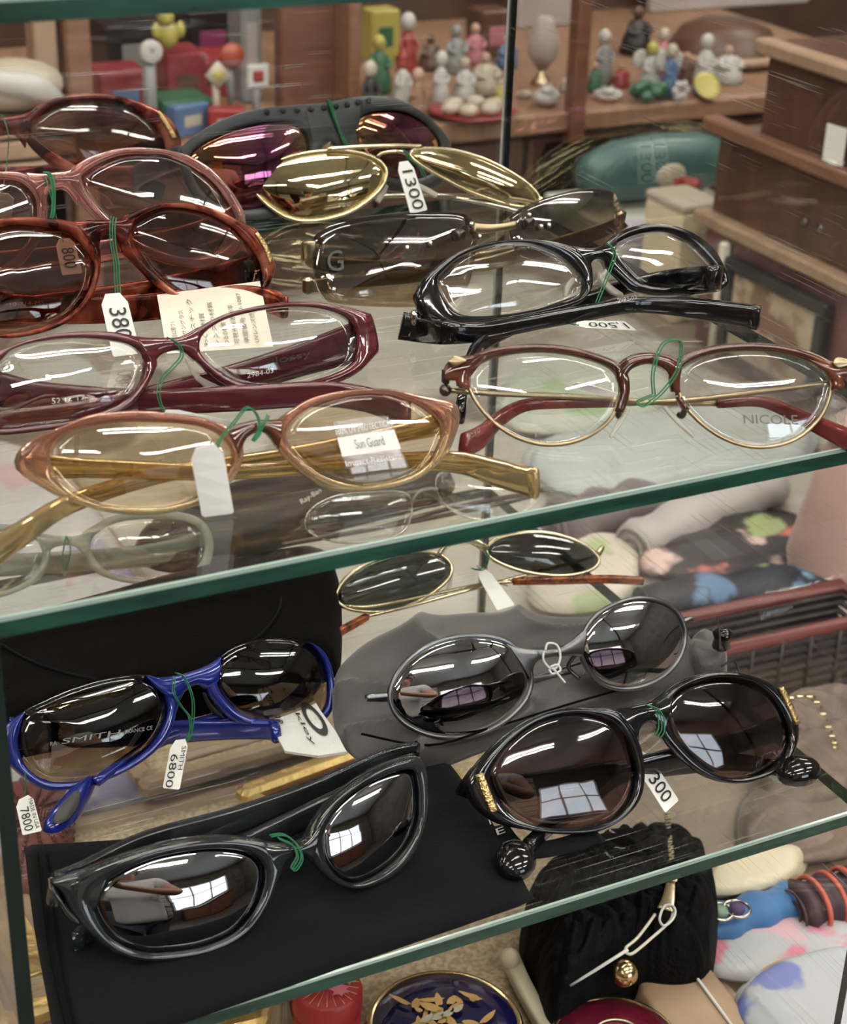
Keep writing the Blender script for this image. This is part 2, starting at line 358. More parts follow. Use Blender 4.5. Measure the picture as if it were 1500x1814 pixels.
class Rim:
    def __init__(s, p, inner, outer=None, wid=.002, mirror_of=None):
        s.p = p
        if mirror_of is not None:
            m = mirror_of; s.c = np.array([2 * p.u0 - m.c[0], m.c[1]]); s.a = math.pi - m.a; s.ri = m.ri.copy(); s.ro = m.ro.copy()
        else:
            I = np.array([p.uv(*q) for q in inner]); d = crom(I, 8, True); s.c = (d.min(0) + d.max(0)) / 2
            s.a = np.arange(NSEG) * 2 * math.pi / NSEG - math.pi; s.ri = radial(s.c, I, NSEG)
            s.ro = radial(s.c, np.array([p.uv(*q) for q in outer]), NSEG) if outer else s.ri + wid
            s.ro = np.maximum(s.ro, s.ri + .0006)
    def pt(s, r, i, off): return s.p.P(s.c[0] + r * math.cos(s.a[i]), s.c[1] + r * math.sin(s.a[i]), off)
    def ring(s, depth, lo=0.):
        V = [s.pt(s.ri[i] * (1 - t) + s.ro[i] * t, i, q * depth + lo) for i in range(NSEG) for t, q in PROF]; m = len(PROF)
        Fc = [(i * m + j, ((i + 1) % NSEG) * m + j, ((i + 1) % NSEG) * m + (j + 1) % m, i * m + (j + 1) % m) for i in range(NSEG) for j in range(m)]
        return np.array(V), Fc
    def arc(s, a0, a1, wid, depth, lo=0.):
        """part of a ring between two angles (degrees, outward width list)"""
        idx = [i for i in range(NSEG) if a0 <= math.degrees(s.a[i]) <= a1]; m = len(PROF); V = []
        for n_, i in enumerate(idx):
            w_ = np.interp(n_ / (len(idx) - 1), np.linspace(0, 1, len(wid)), wid)
            V += [s.pt(s.ri[i] + w_ * t, i, q * depth + lo) for t, q in PROF]
        return np.array(V), grid_faces(len(idx), m)
    def wire(s, r, off=0., grow=0.):
        P = np.array([[s.c[0] + (s.ri[i] + grow) * math.cos(s.a[i]), s.c[1] + (s.ri[i] + grow) * math.sin(s.a[i])] for i in range(NSEG)])
        P = np.vstack([P, P[:1]]); d = np.concatenate([[0], np.cumsum(np.hypot(*np.diff(P, axis=0).T))]); q = np.linspace(0, d[-1], 80, endpoint=False)
        U, Vv = np.interp(q, d, P[:, 0]), np.interp(q, d, P[:, 1])
        for _ in range(2): U = (np.roll(U, 1) + 2 * U + np.roll(U, -1)) / 4; Vv = (np.roll(Vv, 1) + 2 * Vv + np.roll(Vv, -1)) / 4
        return tube([s.p.P(a, b, off) for a, b in zip(U, Vv)], r, 8, True, 1)
    def lens(s, bulge=.0025, thick=.0016, grow=.0004, off=0., rows=7):
        V = []; Fc = []
        for side in (0, 1):
            o = len(V); V.append(s.pt(0, 0, bulge + off - side * thick))
            for k in range(1, rows + 1):
                q = k / rows
                V += [s.pt((s.ri[i] + grow) * q, i, bulge * (1 - q * q) + off - side * thick) for i in range(NSEG)]
            for i in range(NSEG):
                j = (i + 1) % NSEG; f = (o, o + 1 + i, o + 1 + j); Fc.append(f if side == 0 else f[::-1])
                for k in range(rows - 1):
                    a = o + 1 + k * NSEG; f = (a + i, a + NSEG + i, a + NSEG + j, a + j); Fc.append(f if side == 0 else f[::-1])
        a = 1 + (rows - 1) * NSEG; b = a + 1 + rows * NSEG
        for i in range(NSEG): j = (i + 1) % NSEG; Fc.append((a + i, b + i, b + j, a + j))
        return np.array(V), Fc
def blade(p, up, lo, depth, off=0., n=5):
    """solid strip between an upper and a lower traced edge, lying in the front surface"""
    U = crom([p.uv(*q) for q in up], n); L = crom([p.uv(*q) for q in lo], n); V = []; m = len(PROF)
    for a, b in zip(L, U):
        for t, q in PROF: c = a * (1 - t) + b * t; V.append(p.P(c[0], c[1], q * depth + off))
    return np.array(V), grid_faces(len(U), m)
def temple(pts, h, t, smooth=5):
    """pts: (px, py, height in mm above zs) list resolved by caller"""
    return sweep(pts, h, t, smooth=smooth)
def TZ(zs, *q):
    """points for a folded temple: as Z, but kept behind the front of the current pair p"""
    out = []
    for x, y, mm in q:
        P_ = onz(x, y, zs + mm / 1000.); r = ray(x, y)
        def loc(Q): d = Q - p.O; u = d @ p.u; return d @ p.v, d @ p.w - p.w0(u)
        v, w = loc(P_)
        if v > .0015 and w > -.0065:
            a, b = 0., .2
            for _ in range(30):
                m_ = (a + b) / 2
                if loc(P_ + r * m_)[1] > -.0075: a = m_
                else: b = m_
            P_ = P_ + r * b
            if P_[2] < zs + .0035: P_ = onz(x, y, zs + .0035)
        out.append(P_)
    return out
def Z(zs, *q): return [onz(x, y, zs + mm / 1000.) for x, y, mm in q]
# ---------------------------------------------------------------- printed text
def text_vf(s, mapf):
    cu = bpy.data.curves.new('t', 'FONT'); cu.body = s; cu.size = 1; cu.resolution_u = 3
    ob = bpy.data.objects.new('t', cu); me = ob.to_mesh()
    v = np.array([tuple(q.co) for q in me.vertices]) if len(me.vertices) else np.zeros((1, 3)); f = [tuple(q.vertices) for q in me.polygons]
    ob.to_mesh_clear(); bpy.data.objects.remove(ob); bpy.data.curves.remove(cu)
    lo, hi = v.min(0), v.max(0); sp = np.maximum(hi - lo, 1e-6)
    return np.array([mapf((q[0] - lo[0]) / sp[0], (q[1] - lo[1]) / sp[1]) for q in v]), f
def quadmap(P00, P10, P11, P01, a0, a1, b0, b1, off):
    n_ = nrm(np.cross(P10 - P00, P01 - P00)); n_ = n_ if n_ @ (CAM - P00) > 0 else -n_
    def f(a, b):
        s, t = a0 + (a1 - a0) * a, b0 + (b1 - b0) * b
        return P00 * (1 - s) * (1 - t) + P10 * s * (1 - t) + P11 * s * t + P01 * (1 - s) * t + n_ * off
    return f
def card_vf(P00, P10, P11, P01, clip=.16, th=.0004):
    """tag card, s runs from the holed end; that end has cut corners"""
    st = [(0, clip * 1.4, 1 - clip * 1.4), (clip, 0, 1), (.35, 0, 1), (.6, 0, 1), (.85, 0, 1), (.97, 0, 1), (1, .06, .94)]
    n_ = nrm(np.cross(P10 - P00, P01 - P00)); f = quadmap(P00, P10, P11, P01, 0, 1, 0, 1, 0)
    V = []; Fc = []
    for s, a, b in st: V += [f(s, a) + n_ * th / 2, f(s, b) + n_ * th / 2, f(s, b) - n_ * th / 2, f(s, a) - n_ * th / 2]
    return np.array(V), grid_faces(len(st), 4)
def price_tag(label, quad, texts, string=None, mat='card', smat='green_thread', group='price tags tied to the glasses'):
    """quad: world corners (s0t0, s1t0, s1t1, s0t1); texts: (string, a0, a1, b0, b1, material, part name)"""
    q = [np.array(c, float) for c in quad]; b = sum(q) / 4
    t = thing('price_tag', label, 'price tag', (b[0], b[1], min(c[2] for c in q)), group)
    obj('card', card_vf(*q), mat, t, smooth=False)
    for s, a0, a1, b0, b1, m_, nm in texts:
        o = obj(nm, text_vf(s, quadmap(*q, a0, a1, b0, b1, .0006)), m_, t, smooth=False)
    for st in (string or []): obj('string', tube(st, .00026, 6), smat, t)
    return t
# ---------------------------------------------------------------- cloth patch: star-shaped outline in pixels resting at height z
def patch(outline, z, thick, rows=16, seg=96, wr=0., wf=60., pw=3., seed=0, zfun=None, skirt=True, P=None):
    O = np.array([onz(x, y, z)[:2] for x, y in outline]) if P is None else np.array(P); d = crom(O, 8, True); c = (d.min(0) + d.max(0)) / 2
    a = np.arange(seg) * 2 * math.pi / seg - math.pi; R = radial(c, O, seg); V = []; r_ = np.random.default_rng(seed); ph = r_.uniform(0, 6, 12)
    def hgt(x, y, q):
        h = thick * (1 - q ** (2 * pw)) ** .5
        w_ = sum(math.sin(wf * (x * math.cos(ph[i]) + y * math.sin(ph[i])) * (1 + .6 * i) + ph[i + 4]) / (1 + i) for i in range(4)) * wr
        return h + w_ * (1 - q ** 6) + (zfun(x, y) if zfun else 0)
    V.append((c[0], c[1], z + hgt(*c, 0)))
    for k in range(1, rows + 1):
        q = (k / rows) ** .8
        for i in range(seg): x, y = c[0] + R[i] * q * math.cos(a[i]), c[1] + R[i] * q * math.sin(a[i]); V.append((x, y, z + max(hgt(x, y, min(q, 1)), 0.0002)))
    Fc = [(0, 1 + i, 1 + (i + 1) % seg) for i in range(seg)]
    for k in range(rows - 1):
        for i in range(seg): j = (i + 1) % seg; o = 1 + k * seg; Fc.append((o + i, o + seg + i, o + seg + j, o + j))
    if skirt:
        o = len(V); top = 1 + (rows - 1) * seg
        for i in range(seg): V.append((V[top + i][0], V[top + i][1], z))
        for i in range(seg): j = (i + 1) % seg; Fc.append((top + i, o + i, o + j, top + j))
        Fc.append(tuple(o + i for i in range(seg - 1, -1, -1)))
    return np.array(V), Fc
# ================================================================ ROOM
ZF, ZC = -1.07, 1.55; X0, X1, Y0, Y1 = -2.6, 3.2, -3.6, 2.45
pbr('paint', (.09, .08, .07), .8, stops=[(.3, (.06, .053, .046)), (.7, (.12, .105, .09))], scale=3)
pbr('ceiling_paint', (.52, .50, .46), .9)
pbr('floor_vinyl', (.07, .055, .04), .5, stops=[(.3, (.055, .042, .03)), (.7, (.09, .07, .055))], scale=5)
pbr('slat_paint', (.34, .33, .31), .5)
pbr('frame_white', (.75, .75, .73), .4)
emit('tube_glow', (1, .95, .86), TUBE_POWER)
struct('floor', box(X0, X1, Y0, Y1, ZF - .05, ZF), 'floor_vinyl')
struct('ceiling', box(X0, X1, Y0, Y1, ZC, ZC + .05), 'ceiling_paint')
struct('wall_back', box(X0, X1, Y1, Y1 + .05, ZF, ZC), 'wood_dark')
struct('wall_left', box(X0 - .05, X0, Y0, Y1, ZF, ZC), 'paint')
struct('wall_right', box(X1, X1 + .05, Y0, Y1, ZF, ZC), 'paint')
# shop-front wall behind the photographer, with a wide window to the street
wx0, wx1, wz0, wz1 = .45, 2.4, -.35, .95
struct('wall_front', join(box(X0, wx0, Y0 - .05, Y0, ZF, ZC), box(wx1, X1, Y0 - .05, Y0, ZF, ZC), box(wx0, wx1, Y0 - .05, Y0, ZF, wz0), box(wx0, wx1, Y0 - .05, Y0, wz1, ZC)), 'paint')
wdw = struct('window_1', box(wx0, wx1, Y0 - .03, Y0 - .025, wz0, wz1), 'clear_lens')
for i in range(4):
    x = wx0 + (wx1 - wx0) * i / 3; struct('window_frame', box(x - .025, x + .025, Y0 - .05, Y0 + .02, wz0, wz1), 'frame_white', wdw)
for z in (wz0, .35, wz1): struct('window_frame', box(wx0, wx1, Y0 - .05, Y0 + .02, z - .025, z + .025), 'frame_white', wdw)
# slatted display wall to the left of the window
for i in range(9):
    struct('trim_%d' % (i + 1), box(-2.5, .35, Y0, Y0 + .02, -.55 + i * .22, -.37 + i * .22), 'slat_paint')
# fluorescent fittings: a white tray with two tubes
def fitting(x, y, lab):
    t = thing('ceiling_light', lab, 'light', (x, y, ZC - .07), 'fluorescent fittings on the ceiling')
    obj('tray', rbox((x, y, ZC - .04), 1.25, .22, .039, .01), 'frame_white', t, smooth=False)
    for s in (-.055, .055):
        obj('tube', lathe((x - .6, y + s, ZC - .058), [(.013, 0), (.013, 1.2)], 8, axis=(1, 0, 0)), 'tube_glow', t)
for j, (y, row) in enumerate([(-1.7, 'two rows behind the case'), (-.5, 'just behind the photographer'), (.55, 'above the glass case'), (1.7, 'above the figurine shelves')]):
    for i, (x, c) in enumerate([(-1.6, 'left'), (.3, 'middle'), (2.1, 'right')]): fitting(x, y, 'twin tube ceiling light %s, %s' % (row, c))
# ================================================================ TABLE + GLASS CASE
pbr('table_cloth', (.42, .30, .19), .8, bump=.6, bscale=500, stops=[(.35, (.34, .235, .145)), (.65, (.50, .37, .24))], scale=60)
wood('table_grey', (.13, .095, .07), (.22, .165, .125))
pbr('panel_edge', (.004, .014, .012), .1, coat=.5)
tb = thing('display_table', 'brown wooden display table carrying the glass case', 'table', (.5, .75, ZF))
obj('table_top', rbox((.55, .85, -.345), 1.7, 1.25, .025, .004), 'table_grey', tb, smooth=False)
for sx, sy in ((-.24, .28), (1.34, .28), (-.24, 1.42), (1.34, 1.42)): obj('leg', rbox((sx, sy, ZF), .06, .06, -.345 - ZF, .004), 'wood_mid', tb, smooth=False)
CXL, CXR, CYF, CYB = .082, .4095, .408, .723
case = thing('glass_case', 'glass display case with green edged shelves holding eyeglasses', 'display case', ((CXL + CXR) / 2, (CYF + CYB) / 2, -.32))
def slab(name, x0, x1, y0, y1, z0, z1, big):
    """pane whose two large faces are clear and whose cut edges are green"""
    v, f = box(x0, x1, y0, y1, z0, z1); o = obj(name, (v, f), [big, 'glass_edge'], case, smooth=False)
    ax = int(np.argmin([x1 - x0, y1 - y0, z1 - z0]))
    for p in o.data.polygons: p.material_index = 0 if abs(p.normal[ax]) > .5 else 1
    return o
slab('shelf', CXL + .0005, CXR - .0005, CYF, CYB - .004, .1565, .1625, 'case_glass')
slab('shelf', CXL + .0005, CXR - .0005, CYF, CYB - .004, -.006, 0, 'case_glass')
slab('shelf', CXL + .0005, CXR - .0005, CYF, CYB - .004, -.166, -.16, 'case_glass')
slab('side_panel', CXL - .005, CXL, CYF - .002, CYB, -.32, .34, 'panel_glass')
slab('side_panel', CXR, CXR + .004, CYF - .002, CYB, -.32, .34, 'panel_glass')
slab('back_panel', CXL - .005, CXR + .004, CYB, CYB + .004, -.32, .34, 'panel_glass')
for o_ in [c_ for c_ in case.children if c_.name.startswith(('side', 'back'))]: o_.data.materials[1] = M['panel_edge']
pbr('glass_highlight', (.34, .44, .40), .12, coat=.6)  # pale base colour paints the highlight along the bevelled shelf front edges
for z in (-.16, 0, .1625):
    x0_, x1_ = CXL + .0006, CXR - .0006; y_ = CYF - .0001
    obj('bevel_highlight', (np.array([(x, y_ + a, z + b) for x in (x0_, x1_) for a, b in ((0, -.0011), (0, -.0002), (.0011, .0002), (.0014, 0))]), grid_faces(2, 4)), 'glass_highlight', case, smooth=False, label='pale front edge strip with painted highlight')
obj('corner_strip', rbox((CXR + .002, CYB + .002, -.32), .0036, .0036, .66, .001), 'frame_white', case, smooth=False)
acetate('clip_plastic', [(.3, (.6, .6, .58)), (.7, (.75, .75, .72))], .7, (.95, .95, .93), 30)
for z in (-.166, -.006):
    for y in (CYF + .05, CYB - .05):
        for x, s in ((CXL, 1), (CXR, -1)): obj('shelf_clip', rbox((x + s * .004, y, z - .012), .008, .012, .012, .002), 'clip_plastic', case, smooth=False)
obj('base', rbox(((CXL + CXR) / 2, (CYF + CYB) / 2, -.3205), CXR - CXL + .02, CYB - CYF + .02, .004, .001), 'wood_pale', case, smooth=False)
# ================================================================ EYEGLASSES
GRP_A = 'eyeglasses on the upper glass shelf'; GRP_B = 'eyeglasses on the middle glass shelf'
def pair(label, p, grp, cat='eyeglasses', name='eyeglasses'):
    t = thing(name, label, cat, (p.O[0], p.O[1], p.zs), grp); return t
def both(t, L, R, frame, lens, depth, lo=0., bulge=.0025, rim='rim'):
    for r in (L, R):
        obj(rim, r.ring(depth, lo), frame, t); obj('lens', r.lens(bulge), lens, t)
def hinge(t, c, r=.0018, mat='dark_metal'): obj('hinge', lathe(np.array(c) - [0, 0, .003], [(r * .6, 0), (r, .001), (r, .005), (r * .6, .006)], 10), mat, t)
def pads(t, p, ptsL, ptsR, mat='pad_silicone', th=.002):
    for q in (ptsL, ptsR): obj('nose_pad', blade(p, q[0], q[1], th, -.004), mat, t)

# ---- A5 amber cat-eye, front left of the upper shelf
p5 = p = Pose((250, 912), (640, 870), 0, 24, 1.2, .004)
L = Rim(p, [(88,805),(97,783),(123,763),(167,753),(217,748),(267,748),(317,750),(360,757),(390,772),(408,797),(411,820),(400,843),(370,870),(333,888),(293,898),(247,900),(200,897),(160,888),(130,875),(107,853),(92,830)],
    [(25,817),(37,793),(67,772),(110,755),(153,737),(200,730),(253,728),(300,732),(347,738),(383,748),(410,763),(430,797),(422,833),(400,863),(367,887),(327,902),(283,911),(233,912),(187,907),(143,895),(107,882),(67,860),(33,837)])
R = Rim(p, [(505,767),(520,743),(553,720),(597,705),(640,698),(680,698),(720,708),(753,725),(777,747),(782,770),(773,797),(757,823),(727,843),(687,855),(640,860),(600,853),(563,838),(533,817),(513,793)],
    [(490,747),(520,723),(553,705),(600,693),(647,689),(693,690),(740,700),(780,708),(805,715),(813,737),(808,763),(793,800),(773,823),(740,847),(697,862),(647,870),(593,870),(553,853),(517,823),(493,797),(485,773)])
t = pair('clear amber cat-eye glasses with honey temples, front left of upper shelf', p, GRP_A); A5 = t
both(t, L, R, 'amber_clear', 'amber_lens', .0042)
obj('bridge', blade(p, [(400,757),(425,750),(452,744),(478,744),(500,742)], [(424,812),(433,780),(452,767),(472,768),(492,795)], .005), 'tea_brown', t)
obj('temple', temple(TZ(0, (52,826,21), (150,829,13), (400,836,8), (650,820,7), (800,818,6), (880,838,5), (950,857,5)), [.010, .006, .005, .005, .007, .009, .010], [.003, .003, .0035]), 'honey_clear', t)
obj('temple', temple(TZ(0, (798,742,20), (720,765,14), (500,808,6), (300,838,5), (130,890,5), (40,945,5), (-40,1000,5)), [.010, .006, .005, .005, .006, .008, .009], [.003, .003, .0035]), 'honey_clear', t)
for q in ((50, 822), (795, 742)): hinge(t, p.px(*q, -.006), .002, 'gold')
st = obj('sticker', blade(p, [(585,748),(640,739),(681,738)], [(607,830),(660,822),(706,805)], .0004, .0042), 'print_film', t, label='clear film sticker with a white band')
q4 = [p.px(588,776,.005), p.px(697,762,.005), p.px(701,795,.005), p.px(600,809,.005)]
P00, P10, P11, P01 = p.px(600,809,.0046), p.px(703,795,.0046), p.px(691,761,.0046), p.px(591,776,.0046)
obj('white_band', (np.array([P00, P10, P11, P01]), [(0, 1, 2, 3)]), 'card', st, smooth=False)
obj('lettering', text_vf('Sun Guard', quadmap(P00, P10, P11, P01, .26, .76, .3, .78, .0003)), 'grey_ink', st, smooth=False)
obj('lettering', text_vf('100% UV PROTECTION', quadmap(p.px(590,772,.0046), p.px(688,756,.0046), p.px(684,742,.0046), p.px(587,760,.0046), 0, 1, .1, .9, .0003)), 'white_ink', st, smooth=False)
obj('lettering', text_vf('Impact Resistant', quadmap(p.px(608,830,.0046), p.px(706,816,.0046), p.px(702,802,.0046), p.px(604,816,.0046), 0, 1, .05, .95, .0003)), 'white_ink', st, smooth=False)

# ---- A4 burgundy oval
p4 = p = Pose((60, 769), (500, 697), 0, 26, 1.0, .006)
L = Rim(p, [(0,638),(20,620),(60,607),(110,600),(160,600),(207,605),(233,613),(248,627),(255,647),(252,667),(233,697),(207,717),(167,733),(117,747),(67,753),(0,760),(-40,748),(-60,722),(-58,690),(-40,662)],
    [(0,620),(50,602),(110,590),(187,588),(233,595),(258,606),(277,637),(272,660),(253,693),(230,720),(200,737),(150,750),(100,760),(33,769),(0,771),(-50,766),(-88,735),(-92,690),(-65,650),(-30,630)])
R = Rim(p, [(352,620),(355,597),(377,577),(410,562),(453,552),(500,545),(550,545),(587,552),(613,563),(628,583),(632,610),(628,637),(610,653),(573,668),(533,678),(487,683),(443,682),(410,672),(380,653),(360,635)],
    [(330,597),(357,577),(397,557),(443,545),(500,536),(553,536),(600,542),(643,553),(658,563),(669,617),(660,633),(633,660),(600,677),(553,690),(507,697),(460,697),(423,692),(390,677),(360,653),(337,627)])
t = pair('dark burgundy plastic oval eyeglasses with clear lenses', p, GRP_A); A4 = t
both(t, L, R, 'burgundy', 'clear_lens', .0042)
obj('bridge', blade(p, [(238,596),(262,599),(290,599),(318,597),(350,580)], [(270,655),(280,632),(302,622),(322,622),(345,640)], .005), 'burgundy', t)
pads(t, p, [(( 262,660),(278,640),(277,640))[:2] + ((276,636),), ((228,722),(246,708),(262,690))], [((333,632),(345,652),(360,668)), ((352,672),(385,693),(428,697))])
tr = obj('temple', temple(TZ(0, (648,600,20), (560,628,17), (430,668,14), (300,700,10), (150,730,7), (0,748,5), (-90,775,5)), [.017, .013, .011, .009, .008, .009], [.003, .0035]), 'burgundy', t)
P00, P10, P11, P01 = Z(0, (474,668,19.), (551,641,20.5), (551,627,26.0), (474,654,24.5)); pass
obj('lettering', text_vf('glossy', quadmap(*[c_ - ray(515, 640) * .0042 for c_ in TZ(0, (474,653,15), (551,634,15), (549,620,15), (472,635,15))], 0, 1, 0, 1, 0)), 'ink', tr, smooth=False)
obj('lettering', text_vf('2984-03', quadmap(*[c_ - ray(460, 662) * .0042 for c_ in TZ(0, (438,670,15), (484,660,15), (484,652,15), (438,661,15))], 0, 1, 0, 1, 0)), 'white_ink', tr, smooth=False)
tl = obj('temple', temple(TZ(0, (-70,675,20), (60,700,10), (250,712,7), (420,706,6), (560,698,6), (650,708,5), (722,735,5)), [.016, .010, .009, .009, .009, .009, .010], [.003, .0035]), 'burgundy', t)
obj('lettering', text_vf('52 16-142', quadmap(*[c_ - ray(125, 710) * .0042 for c_ in TZ(0, (92,716,9), (158,713,9), (157,703,9), (92,705,9))], 0, 1, 0, 1, 0)), 'white_ink', tl, smooth=False)
for q in ((636, 605), (-62, 690)): hinge(t, p.px(*q, -.006), .002, 'chrome')

# ---- A3 tortoise sunglasses with the 380 tag
p3 = p = Pose((20, 598), (390, 548), 0, 24, 1.2, .002)
R = Rim(p, [(230,400),(240,390),(267,375),(300,368),(340,372),(377,383),(410,403),(437,430),(457,460),(463,483),(460,503),(447,523),(420,537),(383,540),(343,533),(310,517),(280,493),(257,467),(237,433)],
    [(212,390),(233,377),(267,364),(307,360),(350,363),(393,377),(430,395),(457,413),(483,460),(485,480),(477,500),(463,523),(437,540),(397,548),(360,547),(320,533),(283,513),(257,490),(230,463),(210,437)])
L = Rim(p, [(0,403),(33,398),(83,403),(117,412),(143,430),(160,457),(163,483),(157,513),(137,543),(107,567),(67,583),(17,592),(-40,590),(-75,570),(-95,530),(-90,480),(-70,440),(-40,413)],
    [(0,388),(50,385),(100,388),(133,395),(158,406),(175,440),(177,473),(170,507),(150,543),(120,570),(80,588),(33,598),(0,599),(-50,597),(-90,580),(-118,535),(-112,470),(-85,420),(-45,395)])
t = pair('red tortoiseshell sunglasses with brown lenses and a 380 tag', p, GRP_A, 'sunglasses', 'sunglasses'); A3 = t
both(t, L, R, 'tortoise_red', 'rose_brown_lens', .0045)
obj('bridge', blade(p, [(128,393),(160,391),(190,390),(215,389),(240,378)], [(172,450),(178,422),(190,415),(203,420),(215,448)], .005), 'tortoise_dark', t)
obj('emblem', blade(p, [(452,412),(468,435),(480,462)], [(447,416),(463,442),(474,470)], .0012, .0028), 'gold_braid', t, label='gilt trim on the corner')
obj('temple', temple(TZ(0, (470,470,26), (400,490,16), (250,520,11), (100,540,9), (-60,560,6)), [.014, .010, .010], .0035), 'tortoise_red', t)
obj('temple', temple(TZ(0, (-110,520,26), (20,545,10), (200,548,9), (400,530,7), (470,532,5), (505,545,5)), [.014, .011, .011, .011, .010, .009], .0035), 'tortoise_red', t)

P4_ = [c_ - ray(48, 538) * .0044 for c_ in TZ(0, (18,543,9), (78,539,9), (78,532,9), (18,536,9))]
obj('lettering', text_vf('10-714-MS', quadmap(*P4_, 0, 1, 0, 1, 0)), 'faint_print', [o for o in t.children if o.name.startswith('temple')][-1], smooth=False)
# ---- A2 pink clear frame
p2 = p = Pose((-70, 500), (320, 470), 0, 22, 1.2, -.004)
R = Rim(p, [(143,317),(153,303),(180,287),(213,275),(253,272),(293,275),(330,288),(360,307),(387,333),(407,363),(418,390),(416,418),(400,440),(365,455),(320,455),(270,440),(225,415),(190,385),(163,355)],
    [(118,312),(143,287),(177,272),(217,263),(260,262),(300,267),(337,278),(370,297),(397,323),(417,350),(433,383),(433,420),(415,452),(372,470),(315,471),(260,455),(210,425),(175,395),(140,355)])
L = Rim(p, [(0,317),(30,320),(50,333),(63,353),(65,380),(60,405),(45,432),(20,460),(-10,478),(-60,486),(-110,475),(-145,440),(-152,395),(-135,350),(-95,325),(-45,315)],
    [(0,304),(35,306),(62,318),(80,345),(83,380),(78,408),(62,440),(33,475),(-5,493),(-65,501),(-125,490),(-166,450),(-174,395),(-155,335),(-105,308),(-45,301)])
t = pair('transparent pink plastic glasses standing second from the back', p, GRP_A)
both(t, L, R, 'pink_clear', 'pink_lens', .0045)
obj('bridge', blade(p, [(45,306),(70,308),(95,306),(125,302),(145,290)], [(80,372),(84,345),(98,337),(116,337),(136,362)], .005), 'pink_clear', t)
obj('temple', temple(TZ(0, (425,385,28), (330,420,16), (150,450,9), (-60,470,6)), [.013, .010, .010], .0035), 'pink_clear', t)
obj('temple', temple(TZ(0, (-150,390,28), (0,430,10), (200,425,9), (380,420,6)), [.013, .010, .010], .0035), 'tortoise_red', t)

# ---- A1 dark tortoise, back left
p1 = p = Pose((-130, 345), (190, 323), 0, 20, 1.2, -.005)
R = Rim(p, [(53,225),(63,210),(87,192),(120,180),(160,175),(197,178),(230,190),(260,210),(283,237),(293,262),(285,285),(265,299),(230,308),(190,309),(150,300),(115,283),(85,262),(62,243)],
    [(36,215),(50,198),(73,183),(113,171),(160,166),(207,170),(247,182),(283,197),(307,220),(320,250),(313,270),(297,292),(270,309),(233,320),(187,323),(143,317),(105,302),(72,278),(48,252)])
L = Rim(p, None, mirror_of=R)
t = pair('brown tortoiseshell sunglasses with gilt corner, rearmost on the left', p, GRP_A, 'sunglasses', 'sunglasses')
both(t, L, R, 'tortoise_dark', 'brown_lens', .0045)
obj('bridge', blade(p, [(-40,218),(-15,212),(10,208),(35,204),(55,196)], [(-30,270),(-15,246),(5,240),(28,240),(45,262)], .005), 'tortoise_dark', t)
obj('emblem', blade(p, [(281,197),(296,218),(311,244)], [(276,199),(289,222),(304,247)], .0014, .0028), 'gold_braid', t, label='gilt trim on the corner')
obj('temple', temple(TZ(0, (310,250,26), (200,290,14), (50,315,8), (-100,330,6)), [.013, .010, .010], .0035), 'tortoise_dark', t)
obj('temple', temple(TZ(0, (-230,280,26), (-50,312,8), (100,312,8), (260,312,6)), [.013, .010, .010], .0035), 'tortoise_dark', t)

# ---- A6 grey perforated shield with coloured mirror lenses
p6 = p = Pose((450, 392), (735, 340), 0, 18, 2.6, .004)
L = Rim(p, [(333,282),(345,262),(372,246),(410,230),(460,218),(500,216),(530,222),(545,240),(548,270),(540,310),(515,345),(470,366),(420,372),(375,355),(345,320)],
    [(318,278),(333,250),(367,225),(410,205),(460,192),(517,187),(567,183),(583,190),(578,225),(568,268),(556,318),(530,362),(480,388),(430,391),(375,378),(335,340)])
R = Rim(p, [(630,217),(643,203),(667,196),(707,197),(740,210),(767,233),(780,256),(778,290),(755,312),(715,318),(670,305),(642,275),(631,245)],
    [(583,190),(610,175),(653,170),(693,173),(730,188),(763,212),(787,237),(797,256),(796,300),(770,332),(720,341),(660,330),(622,300),(604,262),(592,225)])
t = pair('dark grey perforated shield sunglasses with orange and violet mirror lenses', p, GRP_A, 'sunglasses', 'sunglasses')
both(t, L, R, 'shield_grey', 'rainbow_mirror', .0030, bulge=.004)
obj('bridge', blade(p, [(535,187),(567,183),(590,179),(612,175),(640,171)], [(552,262),(566,262),(586,250),(606,262),(632,225)], .0034), 'shield_grey', t)
for q in ((469,199),(497,197),(522,196),(547,194),(569,192),(591,189),(611,186),(630,182),(649,179)):
    c = p.px(q[0], q[1], .0020); obj('vent_hole', lathe(c, [(.0014, 0), (.0015, .0003), (.0003, .0003)], 10, axis=p.w), 'ink', t)
obj('nose_rubber', blade(p, [(578,268),(590,250),(604,264)], [(578,285),(590,280),(604,285)], .004, -.003), 'wood_pale', t)
obj('temple', temple([p.px(330, 275, -.004), p.px(330, 285, -.03), p.px(345, 300, -.06), p.px(420, 320, -.075)], .010, .003), 'shield_grey', t)
obj('temple', temple([p.px(792, 250, -.004), p.px(786, 262, -.03), p.px(770, 280, -.05), p.px(700, 290, -.06)], .010, .003), 'shield_grey', t)

